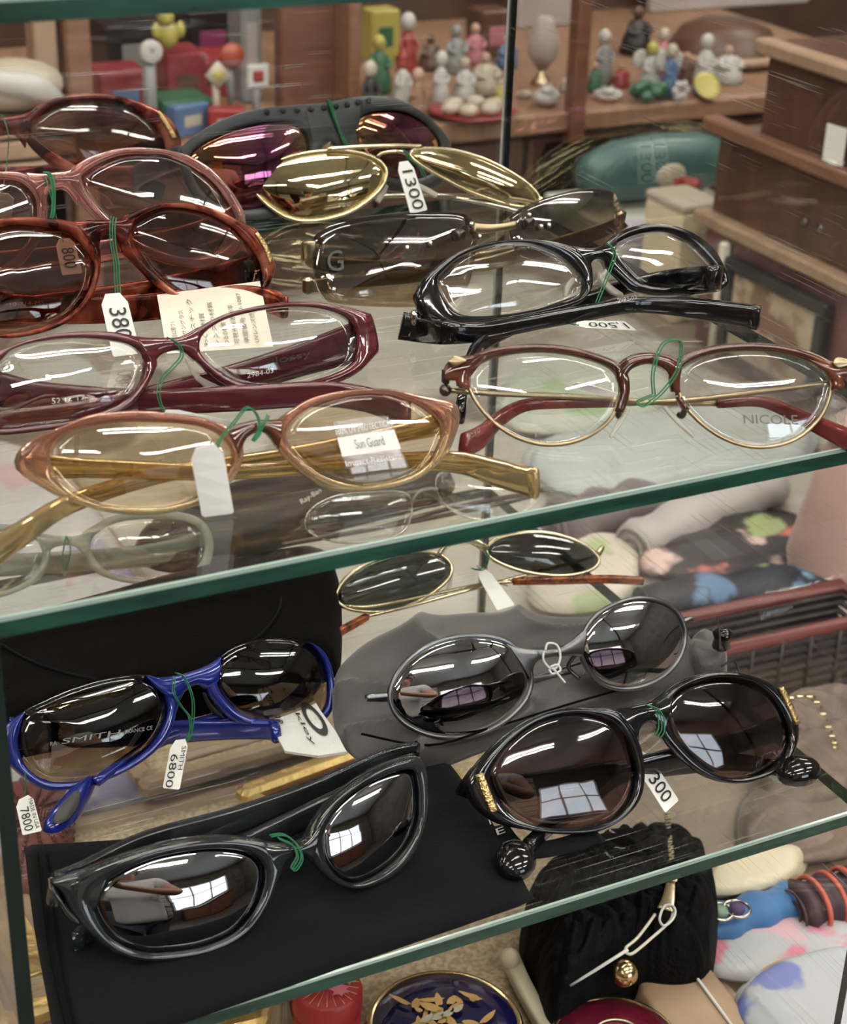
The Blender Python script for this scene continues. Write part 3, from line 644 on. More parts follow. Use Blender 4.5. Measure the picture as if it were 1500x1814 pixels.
# ---- A7 gold mirror aviators
p7 = p = Pose((540, 392), (905, 366), 0, 26, 1.2, -.002)
L = Rim(p, [(445,327),(452,313),(479,293),(515,279),(558,271),(600,269),(640,273),(668,284),(682,298),(682,317),(671,336),(648,356),(616,375),(577,386),(540,390),(508,383),(482,367),(462,350)])
R = Rim(p, [(724,274),(741,265),(773,264),(813,270),(857,284),(898,303),(931,324),(951,344),(956,357),(945,364),(925,366),(898,361),(860,348),(818,331),(779,311),(746,292)])
t = pair('gold rimmed aviator sunglasses with yellow mirror lenses and a 1300 tag', p, GRP_A, 'sunglasses', 'sunglasses')
for r in (L, R): obj('rim', r.wire(.0009, 0, .0006), 'pale_gold', t); obj('lens', r.lens(.0045, .0014), 'gold_mirror', t)
obj('brow_bar', tube([p.px(578,266,.002), p.px(640,262,.003), p.px(700,260,.003), p.px(745,261,.002)], .0010), 'pale_gold', t)
obj('bridge', tube([p.px(668,279,.001), p.px(675,273,.002), p.px(700,270,.003), p.px(722,274,.001)], .0009), 'pale_gold', t)
pads(t, p, [((684,322),(678,336),(668,352)), ((692,328),(686,342),(676,358))], [((734,318),(755,326),(780,340)), ((730,326),(752,336),(776,348))])
for q, s in (((447,332), -1), ((955,352), 1)):
    obj('end_piece', tube([p.px(q[0], q[1], 0), p.px(q[0] + 12 * s, q[1] + 6, -.002), p.px(q[0] + 18 * s, q[1] + 16, -.007)], [.0014, .0018, .0014]), 'chrome', t)
obj('temple', tube(TZ(0, (430,352,15), (520,362,7), (700,346,5), (800,350,5), (918,374,4)), [.0012, .0010, .0009]), 'chrome', t)
obj('temple', tube(TZ(0, (960,362,12), (900,352,8), (760,345,7), (600,352,5), (520,362,4)), [.0012, .0010, .0009]), 'chrome', t)

# ---- A8 rimless dark shield lenses with a G badge
p8 = p = Pose((690, 541), (1010, 462), 0, 28, 1.0, .010)
L = Rim(p, [(560,430),(567,413),(593,398),(640,387),(700,380),(767,378),(817,379),(837,390),(843,413),(842,440),(837,473),(827,507),(807,530),(773,538),(717,541),(660,540),(610,537),(583,530),(567,507),(560,470)])
R = Rim(p, [(907,393),(913,377),(940,362),(983,347),(1027,337),(1067,336),(1088,343),(1097,367),(1098,387),(1092,415),(1078,438),(1045,456),(1010,462),(965,461),(925,450),(910,425)])
t = pair('rimless smoky brown sunglasses with round rivets and G badge', p, GRP_A, 'sunglasses', 'sunglasses')
for r in (L, R): obj('lens', r.lens(.003, .002), 'smoke_lens', t)
obj('bridge', blade(p, [(835,396),(860,398),(885,397),(910,392)], [(835,412),(860,414),(885,410),(910,406)], .002, .001), 'old_gold', t)
for q in ((826,401),(840,423),(753,435),(712,443),(583,517),(928,385),(949,405),(963,403)):
    obj('rivet', ball(p.px(q[0], q[1], .0036), .0013, seg=10, rings=6), 'chrome', t)
for q in ((808,426),(931,404)): obj('badge', rbox(p.px(q[0], q[1], .002), .0045, .0035, .004, .0006, .3), 'dark_metal', t)
P00, P10, P11, P01 = [p.px(*q, .0040) for q in ((572,486),(600,482),(597,446),(569,449))]
obj('badge', text_vf('G', quadmap(P00, P10, P11, P01, 0, 1, 0, 1, 0)), 'insert_grey', t, smooth=False, label='dark metal letter G')
obj('temple', temple([p.px(562, 440, -.001), p.px(548, 441, -.004)] + TZ(0, (545,455,14), (600,470,9), (760,470,6), (950,440,5)), [.007, .008, .006, .006], .002), 'old_gold', t)
obj('temple', temple([p.px(1096, 375, -.001), p.px(1104, 380, -.004)] + TZ(0, (1098,395,14), (1000,430,9), (800,480,6), (600,500,5), (548,508,4)), [.007, .008, .006, .005], .002), 'old_gold', t)
for q in ((552,505),(1103,385)): obj('hinge', rbox(p.px(q[0], q[1], -.003) - [0, 0, .003], .004, .004, .007, .001, .4), 'old_gold', t, smooth=False)

# ---- A9 black optical frame
p9 = p = Pose((870, 578), (1180, 523), 0.004, 30, 1.0, .010)
L = Rim(p, [(772,497),(783,482),(810,458),(847,442),(890,432),(933,432),(967,441),(997,456),(1020,477),(1033,500),(1032,517),(1017,530),(983,540),(940,550),(900,557),(850,561),(813,558),(793,543),(780,520)],
    [(733,530),(738,515),(747,497),(773,473),(810,447),(853,432),(900,426),(947,426),(985,431),(1020,442),(1043,465),(1047,500),(1040,523),(1023,538),(993,549),(950,559),(900,568),(850,578),(800,586),(770,578),(747,560)])
R = Rim(p, [(1084,443),(1093,430),(1120,418),(1150,412),(1183,413),(1217,428),(1243,450),(1263,473),(1277,495),(1270,503),(1233,509),(1183,511),(1150,508),(1127,497),(1103,473),(1088,455)],
    [(1066,440),(1087,417),(1117,403),(1153,397),(1193,402),(1230,417),(1263,443),(1282,480),(1286,503),(1270,517),(1217,523),(1167,524),(1140,520),(1117,513),(1093,493),(1072,470)])
t = pair('black plastic eyeglasses with clear lenses and thick temples', p, GRP_A); A9 = t
both(t, L, R, 'black_gloss', 'clear_lens', .0045)
obj('bridge', blade(p, [(1010,437),(1030,440),(1050,440),(1070,432),(1090,418)], [(1042,480),(1045,466),(1055,460),(1068,462),(1075,475)], .005), 'black_gloss', t)
pads(t, p, [((1030,490),(1020,505),(1012,520)), ((1020,488),(1010,503),(1008,522))], [((1070,478),(1090,500),(1110,515)), ((1068,488),(1090,515),(1112,522))])
tl = obj('temple', temple(TZ(0, (710,577,10), (745,584,10), (790,589,10), (850,588,9), (950,570,9), (1050,552,8), (1130,540,7), (1230,546,6), (1345,563,6)), [.011, .010, .009, .007, .006, .006, .006, .008, .010], [.004, .0045]), 'black_gloss', t)
obj('lettering', text_vf('2983-03', quadmap(*Z(0, (1094,537,11), (1128,529,11), (1127,522,13), (1093,529,13)), 0, 1, 0, 1, 0)), 'white_ink', tl, smooth=False)
obj('temple', temple([p.px(1280, 490, -.003)] + TZ(0, (1262,492,18), (1190,494,12), (1110,508,7), (1000,545,5), (890,588,5), (838,628,5), (815,730,5)), [.011, .010, .008, .006, .006, .006, .007, .009], .0035), 'black_gloss', t)
hinge(t, p.px(743, 560, -.004), .002, 'chrome'); hinge(t, p.px(1262, 488, -.006), .002, 'chrome')

# ---- A10 brown browline with gold lower rims
p10 = p = Pose((975, 788), (1345, 792), 0, 26, .8, -.006)
L = Rim(p, [(830,670),(840,652),(863,637),(903,627),(950,623),(1000,627),(1043,637),(1077,650),(1093,668),(1097,693),(1093,713),(1083,737),(1063,757),(1033,775),(997,785),(957,785),(917,773),(883,753),(853,723),(835,693)])
R = Rim(p, [(1200,671),(1203,657),(1217,643),(1244,632),(1281,624),(1327,621),(1367,623),(1407,631),(1441,644),(1463,660),(1471,679),(1468,700),(1457,729),(1436,756),(1407,777),(1367,789),(1327,789),(1287,777),(1252,756),(1223,729),(1207,705)])
t = pair('brown browline eyeglasses with gold lower rims and red temple tips', p, GRP_A); A10 = t
for r, sg in ((L, 1), (R, -1)):
    obj('rim', r.wire(.0007, 0, .0004), 'old_gold', t); obj('lens', r.lens(.002, .0014), 'clear_lens', t)
    obj('brow', r.arc(-12 if sg > 0 else 5, 175 if sg > 0 else 192, [.003, .0036, .0030, .0026, .0025, .0028, .004, .0046][::sg], .0048), 'tea_brown', t)
obj('brow', R.arc(-180, -168, [.002, .002], .0042), 'tea_brown', t)
obj('bridge', blade(p, [(1097,690),(1088,655),(1100,640),(1118,629),(1150,625),(1183,631),(1205,645),(1203,672),(1203,692)], [(1106,700),(1108,672),(1113,660),(1124,651),(1148,645),(1172,652),(1184,664),(1189,682),(1196,702)], .005), 'tea_brown', t)
obj('end_piece', blade(p, [(786,655),(790,645),(805,634),(840,628),(866,624)], [(787,672),(797,674),(815,674),(832,668),(850,645)], .005), 'tea_brown', t)
obj('end_piece', blade(p, [(1425,634),(1450,640),(1480,640),(1505,645),(1525,652)], [(1440,645),(1462,662),(1472,676),(1490,670),(1520,672)], .005), 'tea_brown', t)
for q in (((793,640),(805,633),(824,638)), ((1470,643),(1480,636),(1508,642))):
    (a, b), (c, d), (e, f) = q
    obj('emblem', blade(p, [(a, b), (c, d - 2), (e, f)], [(a, b + 3), (c, d + 18), (e, f + 4)], .001, .0032), 'old_gold', t, label='engraved gold plate')
for q in ((790,690),(1495,680)): obj('hinge', join(ball(p.px(q[0], q[1], -.004), .0022, seg=10, rings=6), rbox(p.px(q[0], q[1] - 12, -.004), .002, .003, .005, .0004)), 'dark_metal', t)
for q, s in (((1097,735), -1), ((1215,735), 1)):
    a = 1 if s > 0 else -1
    obj('pad_arm', tube([p.px(q[0], q[1] - 16, -.001), p.px(q[0] - 2 * a, q[1], -.004), p.px(q[0] - 6 * a, q[1] - 2, -.006)], .0011), 'dark_metal', t)
pads(t, p, [((1120,722),(1105,750),(1086,776)), ((1112,720),(1096,745),(1082,772))], [((1176,720),(1200,748),(1231,775)), ((1184,718),(1207,742),(1233,770))])
obj('temple', tube([p.px(800, 690, -.004)] + TZ(0, (870,697,14), (1000,702,9), (1150,712,7), (1270,715,6)), .0010), 'old_gold', t)
obj('temple_tip', temple(TZ(0, (1270,715,6), (1350,712,6), (1420,740,5), (1500,778,5), (1540,800,5)), [.003, .0035, .005, .0075, .008], [.003, .004]), 'cherry', t, label='dark red temple sleeve')
obj('temple', tube([p.px(1488, 676, -.004)] + TZ(0, (1380,690,14), (1250,706,9), (1150,713,7), (1095,715,6)), .0010), 'old_gold', t)
tq = [o for o in t.children if o.name.startswith('temple_tip')][-1]
obj('lettering', text_vf('4MG17', quadmap(*[c_ - ray(1473, 750) * .0035 for c_ in TZ(0, (1455,748,5), (1489,760,5), (1491,752,5), (1457,741,5))], 0, 1, 0, 1, 0)), 'faint_print', tq, smooth=False)
tp = obj('temple_tip', temple(TZ(0, (1105,713,6), (1000,714,6), (930,718,6), (885,742,5), (850,775,5), (822,788,5)), [.003, .0035, .004, .005, .008, .008], [.003, .004]), 'cherry', t, label='dark red temple sleeve with rounded end')
obj('lettering', text_vf('D.P.D', quadmap(*Z(0, (836,776,10), (852,764,10), (848,756,11), (833,768,11)), 0, 1, 0, 1, 0)), 'old_gold', tp, smooth=False)
obj('lettering', text_vf('NICOLE', quadmap(*[p.px(*q, .0022) for q in ((1314,751),(1410,753),(1408,736),(1312,735))], 0, 1, 0, 1, .0006)), 'faint_ink', [o for o in t.children if o.name.startswith('lens')][-1], smooth=False)
# ================================================================ MIDDLE SHELF
ZB = -.16
def onb(*q): return Z(ZB, *q)
# ---- black microfibre pouch, front left
t = thing('glasses_pouch', 'flat black microfibre pouch under the smoky grey sunglasses', 'pouch', onz(480, 1600, ZB))
pv = patch([(44,1506),(46,1504),(120,1500),(250,1488),(450,1436),(620,1385),(770,1346),(790,1348),(800,1358),(870,1455),(940,1586),(946,1592),(935,1600),(700,1682),(500,1752),(300,1822),(130,1884),(112,1886),(104,1880),(85,1780),(60,1640)], ZB, .0035, 22, 120, .0006, 90, 9, 3)
obj('cloth', pv, 'pouch_black', t)
for dx in (0, 17): obj('seam', tube(onb((66 + dx, 1510, 3.9), (74 + dx, 1580, 3.9), (88 + dx, 1690, 4), (112 + dx, 1800, 4), (128 + dx, 1860, 3.8)), .0005, 6), 'velvet_black', t, label='stitched channel along the hem')
# ---- black velvet case behind the blue sunglasses
t = thing('glasses_case', 'black velvet glasses case with stitched flap behind blue sunglasses', 'glasses case', onz(270, 1200, ZB))
obj('body', patch([(-70,1190),(-60,1180),(60,1140),(250,1085),(420,1040),(560,1012),(590,1016),(602,1040),(606,1120),(602,1186),(585,1205),(500,1232),(300,1282),(100,1330),(-60,1360),(-75,1350)], ZB, .021, 20, 110, .0008, 50, 6, 5), 'velvet_black', t)
for i, c in enumerate(([(500,1040,20),(494,1080,21.5),(470,1115,22),(438,1142,22)], [(0,1140,22),(50,1168,22),(110,1190,22),(172,1204,22)])): obj('stitching', tube(onb(*c), .0005, 6), 'pouch_black', t)
# ---- grey satin pouch
t = thing('glasses_pouch', 'crumpled grey satin drawstring pouch under the silver oval sunglasses', 'pouch', onz(900, 1220, ZB))
obj('cloth', patch([(588,1235),(600,1190),(640,1160),(720,1135),(800,1122),(900,1112),(1000,1105),(1100,1100),(1180,1115),(1225,1150),(1240,1180),(1225,1205),(1150,1240),(1050,1272),(950,1300),(850,1335),(760,1368),(690,1370),(630,1345),(596,1300)], ZB, .013, 50, 220, .0026, 62, 2.6, 23, lambda x, y: .0055 * (1 - abs(math.sin(62 * x + 38 * y + 1.3 * math.sin(70 * y)))) ** 2 + .003 * math.sin(95 * y - 30 * x)), 'pouch_grey', t)
obj('neck', patch([(1212,1180),(1222,1150),(1245,1138),(1270,1150),(1285,1175),(1285,1195),(1262,1205),(1230,1200)], ZB, .013, 14, 60, .0016, 260, 1.6, 4), 'pouch_grey', t, label='gathered neck of the pouch')
obj('seam', tube([onz(x, y, ZB + .012) for x, y in ((640,1300),(760,1320),(870,1290),(1000,1250),(1110,1218))], .0005, 6), 'velvet_black', t)
obj('toggle', lathe(onz(1276, 1152, ZB + .013), [(.002, 0), (.0042, .002), (.0035, .006), (.0046, .009), (.002, .011)], 12), 'black_gloss', t, label='black cord lock')
obj('cord', tube([onz(1275, 1150, ZB + .026), onz(1274, 1120, ZB + .03), onz(1270, 1092, ZB + .03)], .0004, 6), 'ink', t)
obj('cord', tube([onz(1278, 1180, ZB + .014), onz(1300, 1170, ZB + .010), onz(1310, 1195, ZB + .004)], .0005, 6), 'ink', t)
# ---- B8 smoky wrap sunglasses
p = p8b = Pose((290, 1699), (630, 1574), ZB + .004, 21, 1.6, .012)
L = Rim(p, [(160,1600),(165,1580),(200,1550),(260,1522),(325,1507),(390,1502),(440,1510),(465,1532),(467,1565),(450,1610),(415,1650),(360,1675),(300,1685),(250,1685),(210,1670),(180,1645)],
    [(118,1600),(112,1562),(150,1540),(200,1519),(280,1494),(360,1481),(425,1481),(475,1492),(500,1520),(490,1555),(470,1602),(435,1650),(380,1682),(310,1697),(250,1700),(200,1687),(165,1660),(138,1632)])
R = Rim(p, [(570,1500),(572,1470),(595,1430),(635,1395),(680,1372),(720,1362),(735,1375),(740,1420),(735,1465),(710,1510),(670,1545),(630,1562),(600,1555),(577,1530)],
    [(540,1500),(545,1470),(575,1425),(625,1382),(675,1355),(725,1340),(746,1345),(752,1375),(753,1418),(745,1475),(715,1530),(670,1563),(620,1574),(580,1556),(552,1527)])
t = pair('smoky grey wrap sunglasses with black mirror lenses on black pouch', p, GRP_B, 'sunglasses', 'sunglasses'); B8 = t
both(t, L, R, 'smoke_clear', 'black_mirror', .0055, bulge=.0035)
obj('bridge', blade(p, [(455,1486),(480,1491),(510,1492),(540,1482),(565,1445)], [(494,1556),(500,1530),(515,1517),(532,1515),(548,1525)], .006), 'smoke_clear', t)
obj('end_piece', blade(p, [(88,1558),(105,1552),(150,1540),(200,1520)], [(92,1566),(108,1580),(125,1610),(160,1620)], .005), 'smoke_clear', t)
obj('end_piece', blade(p, [(88,1560),(100,1580),(112,1600),(130,1620)], [(100,1607),(106,1605),(120,1626),(140,1640)], .005), 'smoke_clear', t)
obj('temple', temple([p.px(100, 1580, -.004)] + TZ(ZB, (150,1555,25), (260,1500,23), (420,1452,20), (560,1400,17), (680,1345,14), (738,1330,12)), [.012, .014, .012, .010, .009, .008], .004), 'smoke_clear', t)
obj('temple', temple([p.px(748, 1370, -.004)] + TZ(ZB, (700,1375,24), (600,1420,18), (450,1490,13), (250,1590,9), (150,1655,7), (138,1668,7)), [.014, .012, .010, .009, .008, .007], .004), 'smoke_clear', t)
# ---- B7 black sunglasses with gilt corners
p = p7b = Pose((990, 1476), (1309, 1388), ZB + .005, 30, 1.1, .002)
L = Rim(p, [(865,1376),(875,1348),(903,1311),(945,1280),(996,1264),(1047,1265),(1085,1280),(1108,1311),(1122,1353),(1124,1381),(1115,1413),(1089,1446),(1047,1462),(996,1467),(945,1462),(907,1444),(879,1413)],
    [(823,1385),(833,1367),(856,1339),(893,1304),(940,1273),(996,1255),(1047,1254),(1089,1259),(1117,1292),(1135,1334),(1138,1381),(1129,1418),(1099,1451),(1052,1474),(987,1477),(931,1470),(884,1460),(847,1437),(828,1409)])
R = Rim(p, [(1180,1269),(1183,1245),(1201,1222),(1239,1206),(1281,1201),(1323,1208),(1355,1227),(1379,1255),(1393,1287),(1395,1315),(1383,1343),(1351,1367),(1309,1378),(1271,1374),(1239,1355),(1206,1325),(1187,1297)],
    [(1166,1247),(1192,1215),(1234,1196),(1281,1190),(1327,1196),(1369,1215),(1397,1250),(1411,1283),(1407,1320),(1388,1355),(1351,1378),(1309,1388),(1267,1383),(1225,1362),(1187,1325),(1163,1292)])
t = pair('glossy black sunglasses with gilt corner bars and a 300 tag', p, GRP_B, 'sunglasses', 'sunglasses'); B7 = t
both(t, L, R, 'black_gloss', 'plum_lens', .005, bulge=.003)
obj('bridge', blade(p, [(1085,1257),(1110,1252),(1135,1247),(1160,1240),(1190,1217)], [(1128,1312),(1132,1290),(1146,1280),(1160,1284),(1170,1305)], .0055), 'black_gloss', t)
obj('emblem', blade(p, [(849,1368),(862,1402),(875,1434)], [(836,1372),(848,1406),(862,1440)], .0016, .0032), 'gold_braid', t, label='gilt bar on the corner')
obj('emblem', blade(p, [(1379,1216),(1394,1246),(1409,1280)], [(1371,1220),(1385,1250),(1400,1284)], .0016, .0032), 'gold_braid', t, label='gilt bar on the corner')
obj('temple', temple([p.px(832, 1385, -.005)] + TZ(ZB, (880,1400,25), (1000,1380,16), (1150,1360,11), (1290,1350,6), (1360,1358,5), (1400,1364,5)), [.012, .011, .010, .009, .007, .006, .006], [.004, .004, .004, .005]), 'black_gloss', t)
obj('temple', temple([p.px(1405, 1285, -.005)] + TZ(ZB, (1350,1300,25), (1230,1335,18), (1100,1370,12), (1040,1420,8), (975,1462,4), (935,1500,4)), [.012, .011, .010, .009, .007, .006, .006], [.004, .004, .004, .005]), 'black_gloss', t)
obj('temple_tip', ball(onz(912, 1524, ZB + .0062), .0078, .0095, .0060, 18, 10, -.5), 'black_gloss', t); obj('temple_tip', ball(onz(1414, 1366, ZB + .0062), .0095, .0070, .0060, 18, 10, -.1), 'black_gloss', t)
# ---- black woven strap with white letters, beneath them
t = thing('strap', 'black woven strap with white letters under the gilt cornered sunglasses', 'strap', onz(970, 1500, ZB))
obj('webbing', sweep(onb((880,1465,1), (920,1505,1), (990,1500,1), (1060,1478,1)), .0012, .009, smooth=6), 'pouch_black', t)
for c, a, b in (('N', 868, 1452), ('E', 881, 1471)): obj('lettering', text_vf(c, quadmap(*onb((a, b + 10, 2), (a + 14, b + 5, 2), (a + 10, b - 6, 2), (a - 4, b - 1, 2)), 0, 1, 0, 1, .0004)), 'white_ink', t, smooth=False)
# ---- B6 blue wrap sunglasses
p = p6b = Pose((100, 1400), (500, 1287), ZB, 30, 1.4, .010)
L = Rim(p, [(30,1308),(32,1284),(42,1262),(80,1242),(128,1222),(180,1206),(224,1198),(256,1198),(280,1214),(294,1240),(294,1268),(280,1300),(256,1328),(216,1356),(168,1376),(120,1384),(80,1382),(52,1364),(34,1336)], wid=.0008)
R = Rim(p, [(382,1208),(384,1184),(394,1164),(420,1146),(456,1135),(492,1132),(528,1136),(556,1150),(572,1176),(580,1212),(578,1244),(568,1264),(540,1272),(492,1274),(448,1272),(420,1260),(396,1236)], wid=.0008)
t = pair('royal blue wrap sunglasses with dark half-rim lenses and tags', p, GRP_B, 'sunglasses', 'sunglasses'); B6 = t
for r in (L, R): obj('lens', r.lens(.0035, .0016), 'olive_lens', t)
obj('rim', blade(p, [(42,1262),(34,1290),(31,1320),(45,1358),(80,1382),(125,1385),(170,1376),(218,1356),(258,1328),(282,1298),(295,1265),(292,1235),(276,1210),(256,1197)],
    [(38,1263),(2,1292),(3,1325),(20,1358),(75,1398),(132,1397),(180,1385),(232,1361),(276,1329),(301,1296),(311,1262),(318,1238),(310,1215),(262,1196)], .005), 'blue_gloss', t)
obj('rim', blade(p, [(390,1165),(383,1190),(384,1214),(398,1238),(422,1261),(450,1272),(500,1274),(545,1271),(568,1262),(579,1240),(580,1205),(572,1172),(556,1148),(541,1138)],
    [(386,1164),(368,1195),(366,1222),(384,1250),(408,1273),(440,1285),(500,1287),(560,1281),(583,1264),(590,1232),(587,1192),(577,1163),(561,1146),(543,1138)], .005), 'blue_gloss', t)
obj('bridge', blade(p, [(258,1198),(280,1200),(310,1197),(344,1188),(370,1177),(388,1166)], [(290,1232),(312,1246),(325,1226),(347,1213),(366,1220),(384,1210)], .0055), 'blue_gloss', t)
obj('nose_rubber', blade(p, [(368,1226),(378,1244),(396,1262)], [(372,1240),(385,1262),(404,1275)], .004, -.005), 'ink', t)
tm = obj('temple', temple([p.px(570, 1200, -.006)] + TZ(ZB, (500,1262,16), (400,1275,12), (320,1296,8), (240,1336,5), (170,1386,3)), [.012, .010, .008, .006, .004, .003], .0035), 'blue_gloss', t)
ep = obj('temple_tip', patch([(172,1378),(140,1398),(105,1432),(82,1460),(74,1470),(84,1476),(105,1474),(130,1458),(148,1434),(165,1402)], ZB, .006, 10, 60, 0, 60, 1.4), 'blue_gloss', t)
obj('grip', patch([(140,1402),(115,1425),(94,1452),(100,1460),(120,1452),(136,1432),(145,1410)], ZB + .0036, .0032, 8, 48, 0, 60, 1.5), 'insert_grey', ep, label='grey rubber inlay')
obj('temple', temple([p.px(20, 1300, -.006)] + TZ(ZB, (120,1300,18), (250,1300,12), (380,1292,8), (470,1292,6), (490,1300,5)), [.014, .012, .010, .009, .008], .004), 'blue_gloss', t)
obj('lettering', text_vf('SMITH', quadmap(*[p.px(*q, .0046) for q in ((103,1318),(206,1302),(208,1292),(106,1308))], 0, 1, 0, 1, 0)), 'grey_ink', [o for o in t.children if o.name.startswith('lens')][0], smooth=False)
obj('lettering', text_vf('RA', quadmap(*[p.px(*q, .0042) for q in ((84,1321),(96,1319),(96,1312),(84,1314))], 0, 1, 0, 1, 0)), 'grey_ink', [o for o in t.children if o.name.startswith('lens')][0], smooth=False)
obj('lettering', text_vf('FRANCE CE', quadmap(*[p.px(*q, .0046) for q in ((216,1300),(264,1292),(264,1285),(216,1293))], 0, 1, 0, 1, 0)), 'grey_ink', [o for o in t.children if o.name.startswith('lens')][0], smooth=False)
# ---- white felt hang tag below the blue pair
q = onb((500,1330,3), (448,1205,6), (540,1212,6), (620,1334,3))
t = thing('felt_label', 'white felt maker label with black lettering beside blue sunglasses', 'label', (q[0] + q[2]) / 2 * [1, 1, 0] + [0, 0, ZB])
fv = [quadmap(*q, 0, 1, 0, 1, o)(a, b) for o in (0, -.0012) for a, b in ((0, .04), (.3, 0), (.6, .03), (1, 0), (1, 1), (.6, .97), (.3, 1), (.02, .96), (-.05, .5))]
obj('felt', (fv, [tuple(range(9)), tuple(range(17, 8, -1))] + [(i, 9 + i, 9 + (i + 1) % 9, (i + 1) % 9) for i in range(9)]), 'white_felt', t, smooth=False)
obj('lettering', text_vf('Genuine', quadmap(*q, .90, .36, .10, .26, .0006)), 'ink', t, smooth=False)
ev = [quadmap(*q, 0, 1, 0, 1, .0006)(.46 + .24 * s * math.cos(a), .76 + .15 * s * math.sin(a)) for s in (1, .62) for a in np.linspace(0, 2 * math.pi, 28, endpoint=False)]
obj('emblem', (ev, [(i, (i + 1) % 28, 28 + (i + 1) % 28, 28 + i) for i in range(28)]), 'ink', t, smooth=False)
obj('lettering', text_vf('Oakley', quadmap(*q, .90, .08, .46, .56, .0006)), 'ink', t, smooth=False)
# ---- B5 silver oval sunglasses on the grey pouch
p = p5b = Pose((811, 1305), (1110, 1222), ZB + .012, 24, 1.0, .008)
L = Rim(p, [(690,1235),(697,1207),(723,1170),(765,1142),(816,1128),(867,1129),(905,1142),(930,1170),(941,1203),(933,1235),(905,1268),(863,1294),(811,1305),(760,1301),(718,1282),(697,1259)])
R = Rim(p, [(1028,1147),(1033,1123),(1054,1093),(1087,1072),(1129,1061),(1166,1065),(1194,1079),(1210,1105),(1213,1133),(1203,1165),(1180,1193),(1147,1212),(1110,1220),(1073,1214),(1047,1193),(1033,1170)])
t = pair('silver oval sunglasses with mirror lenses and white string on grey pouch', p, GRP_B, 'sunglasses', 'sunglasses'); B5 = t
for r in (L, R): obj('rim', r.ring(.0025) if False else r.wire(.0010, 0, .0003), 'gun_grey', t); obj('lens', r.lens(.0045, .0014), 'silver_mirror', t)
obj('bridge', blade(p, [(893,1136),(922,1147),(955,1151),(990,1147),(1020,1128),(1040,1108)], [(942,1208),(945,1178),(962,1166),(995,1162),(1018,1162),(1030,1165)], .0022), 'gun_grey', t)
obj('end_piece', blade(p, [(650,1231),(668,1228),(694,1226)], [(650,1242),(668,1240),(692,1238)], .0025, -.001), 'gun_grey', t)
obj('end_piece', blade(p, [(1208,1098),(1218,1094),(1226,1092)], [(1212,1108),(1219,1104),(1228,1100)], .0025, -.001), 'gun_grey', t)
obj('nose_arm', tube([p.px(1024,1160,-.002), p.px(1024,1185,-.008), p.px(1040,1205,-.006)], .0009), 'dark_metal', t)
obj('temple', temple([p.px(655, 1237, -.002)] + [onz(x, y, ZB + h / 1000) for x, y, h in ((720,1235,20), (860,1215,17), (1010,1195,15))], .003, .0016), 'gun_grey', t)
obj('temple', temple([p.px(1222, 1098, -.002)] + [onz(x, y, ZB + h / 1000) for x, y, h in ((1160,1130,20), (1000,1185,16), (900,1215,14))], .003, .0016), 'gun_grey', t)
for s in ([(957,1150),(962,1138),(978,1142),(984,1162),(978,1180),(966,1182),(955,1168),(956,1152)], [(966,1180),(978,1176),(984,1186),(970,1192),(964,1184)], [(972,1184),(982,1196),(992,1208)]):
    obj('string', tube([p.px(x, y, .004 - .0001 * i) for i, (x, y) in enumerate(s)], .0005, 6), 'white_thread', t, label='knotted white string')
# ---- B3 gold oval sunglasses
p = p3b = Pose((662, 1084), (1000, 1020), ZB, 32, .8, .004)
L = Rim(p, [(594,1060),(600,1040),(622,1016),(658,994),(702,980),(746,976),(778,982),(798,998),(800,1016),(782,1038),(746,1062),(706,1078),(662,1084),(622,1080),(600,1070)])
R = Rim(p, [(860,978),(866,964),(886,952),(918,945),(958,943),(998,950),(1034,964),(1056,982),(1062,996),(1046,1010),(1010,1019),(970,1019),(926,1012),(890,1000),(868,988)])
t = pair('thin gold oval sunglasses with green grey lenses under upper shelf', p, GRP_B, 'sunglasses', 'sunglasses'); B3 = t
for r in (L, R): obj('rim', r.wire(.0010, 0, 0), 'pale_gold', t); obj('lens', r.lens(.0035, .0014), 'grey_lens', t)
obj('bridge', tube([p.px(*q, .001) for q in ((776,982),(790,963),(814,955),(838,957),(862,970))], .0012), 'pale_gold', t)
obj('bridge', tube([p.px(*q, .000) for q in ((782,984),(794,968),(815,961),(836,963),(856,976))], .0006), 'pale_gold', t)
pads(t, p, [((802,1012),(800,1030),(794,1050)), ((806,1020),(804,1040),(790,1058))], [((850,1000),(870,1010),(895,1024)), ((858,1010),(880,1028),(905,1038))])
obj('end_piece', tube([p.px(594,1055,0), p.px(584,1056,-.001), p.px(586,1070,-.006)], .0013), 'pale_gold', t)
obj('end_piece', tube([p.px(1058,980,0), p.px(1068,970,-.001), p.px(1070,980,-.006)], .0013), 'pale_gold', t)
obj('temple', tube([p.px(588,1066,-.004)] + TZ(ZB, (650,1075,9), (770,1052,6), (848,1036,5), (912,1030,4)), .0008), 'pale_gold', t)
obj('temple_tip', sweep(TZ(ZB, (908,1030,4), (980,1028,4), (1070,1026,3), (1140,1029,3)), [.003, .004, .004, .004], .003), 'tortoise_tip', t, label='tortoiseshell temple sleeve')
obj('temple', tube([p.px(1070,980,-.004)] + TZ(ZB, (1000,1000,9), (850,1040,6), (740,1070,5), (650,1092,4)), .0008), 'pale_gold', t)
obj('temple_tip', sweep(TZ(ZB, (650,1092,4), (622,1108,3), (600,1120,3)), [.003, .004, .004], .003), 'tortoise_tip', t, label='tortoiseshell temple sleeve')
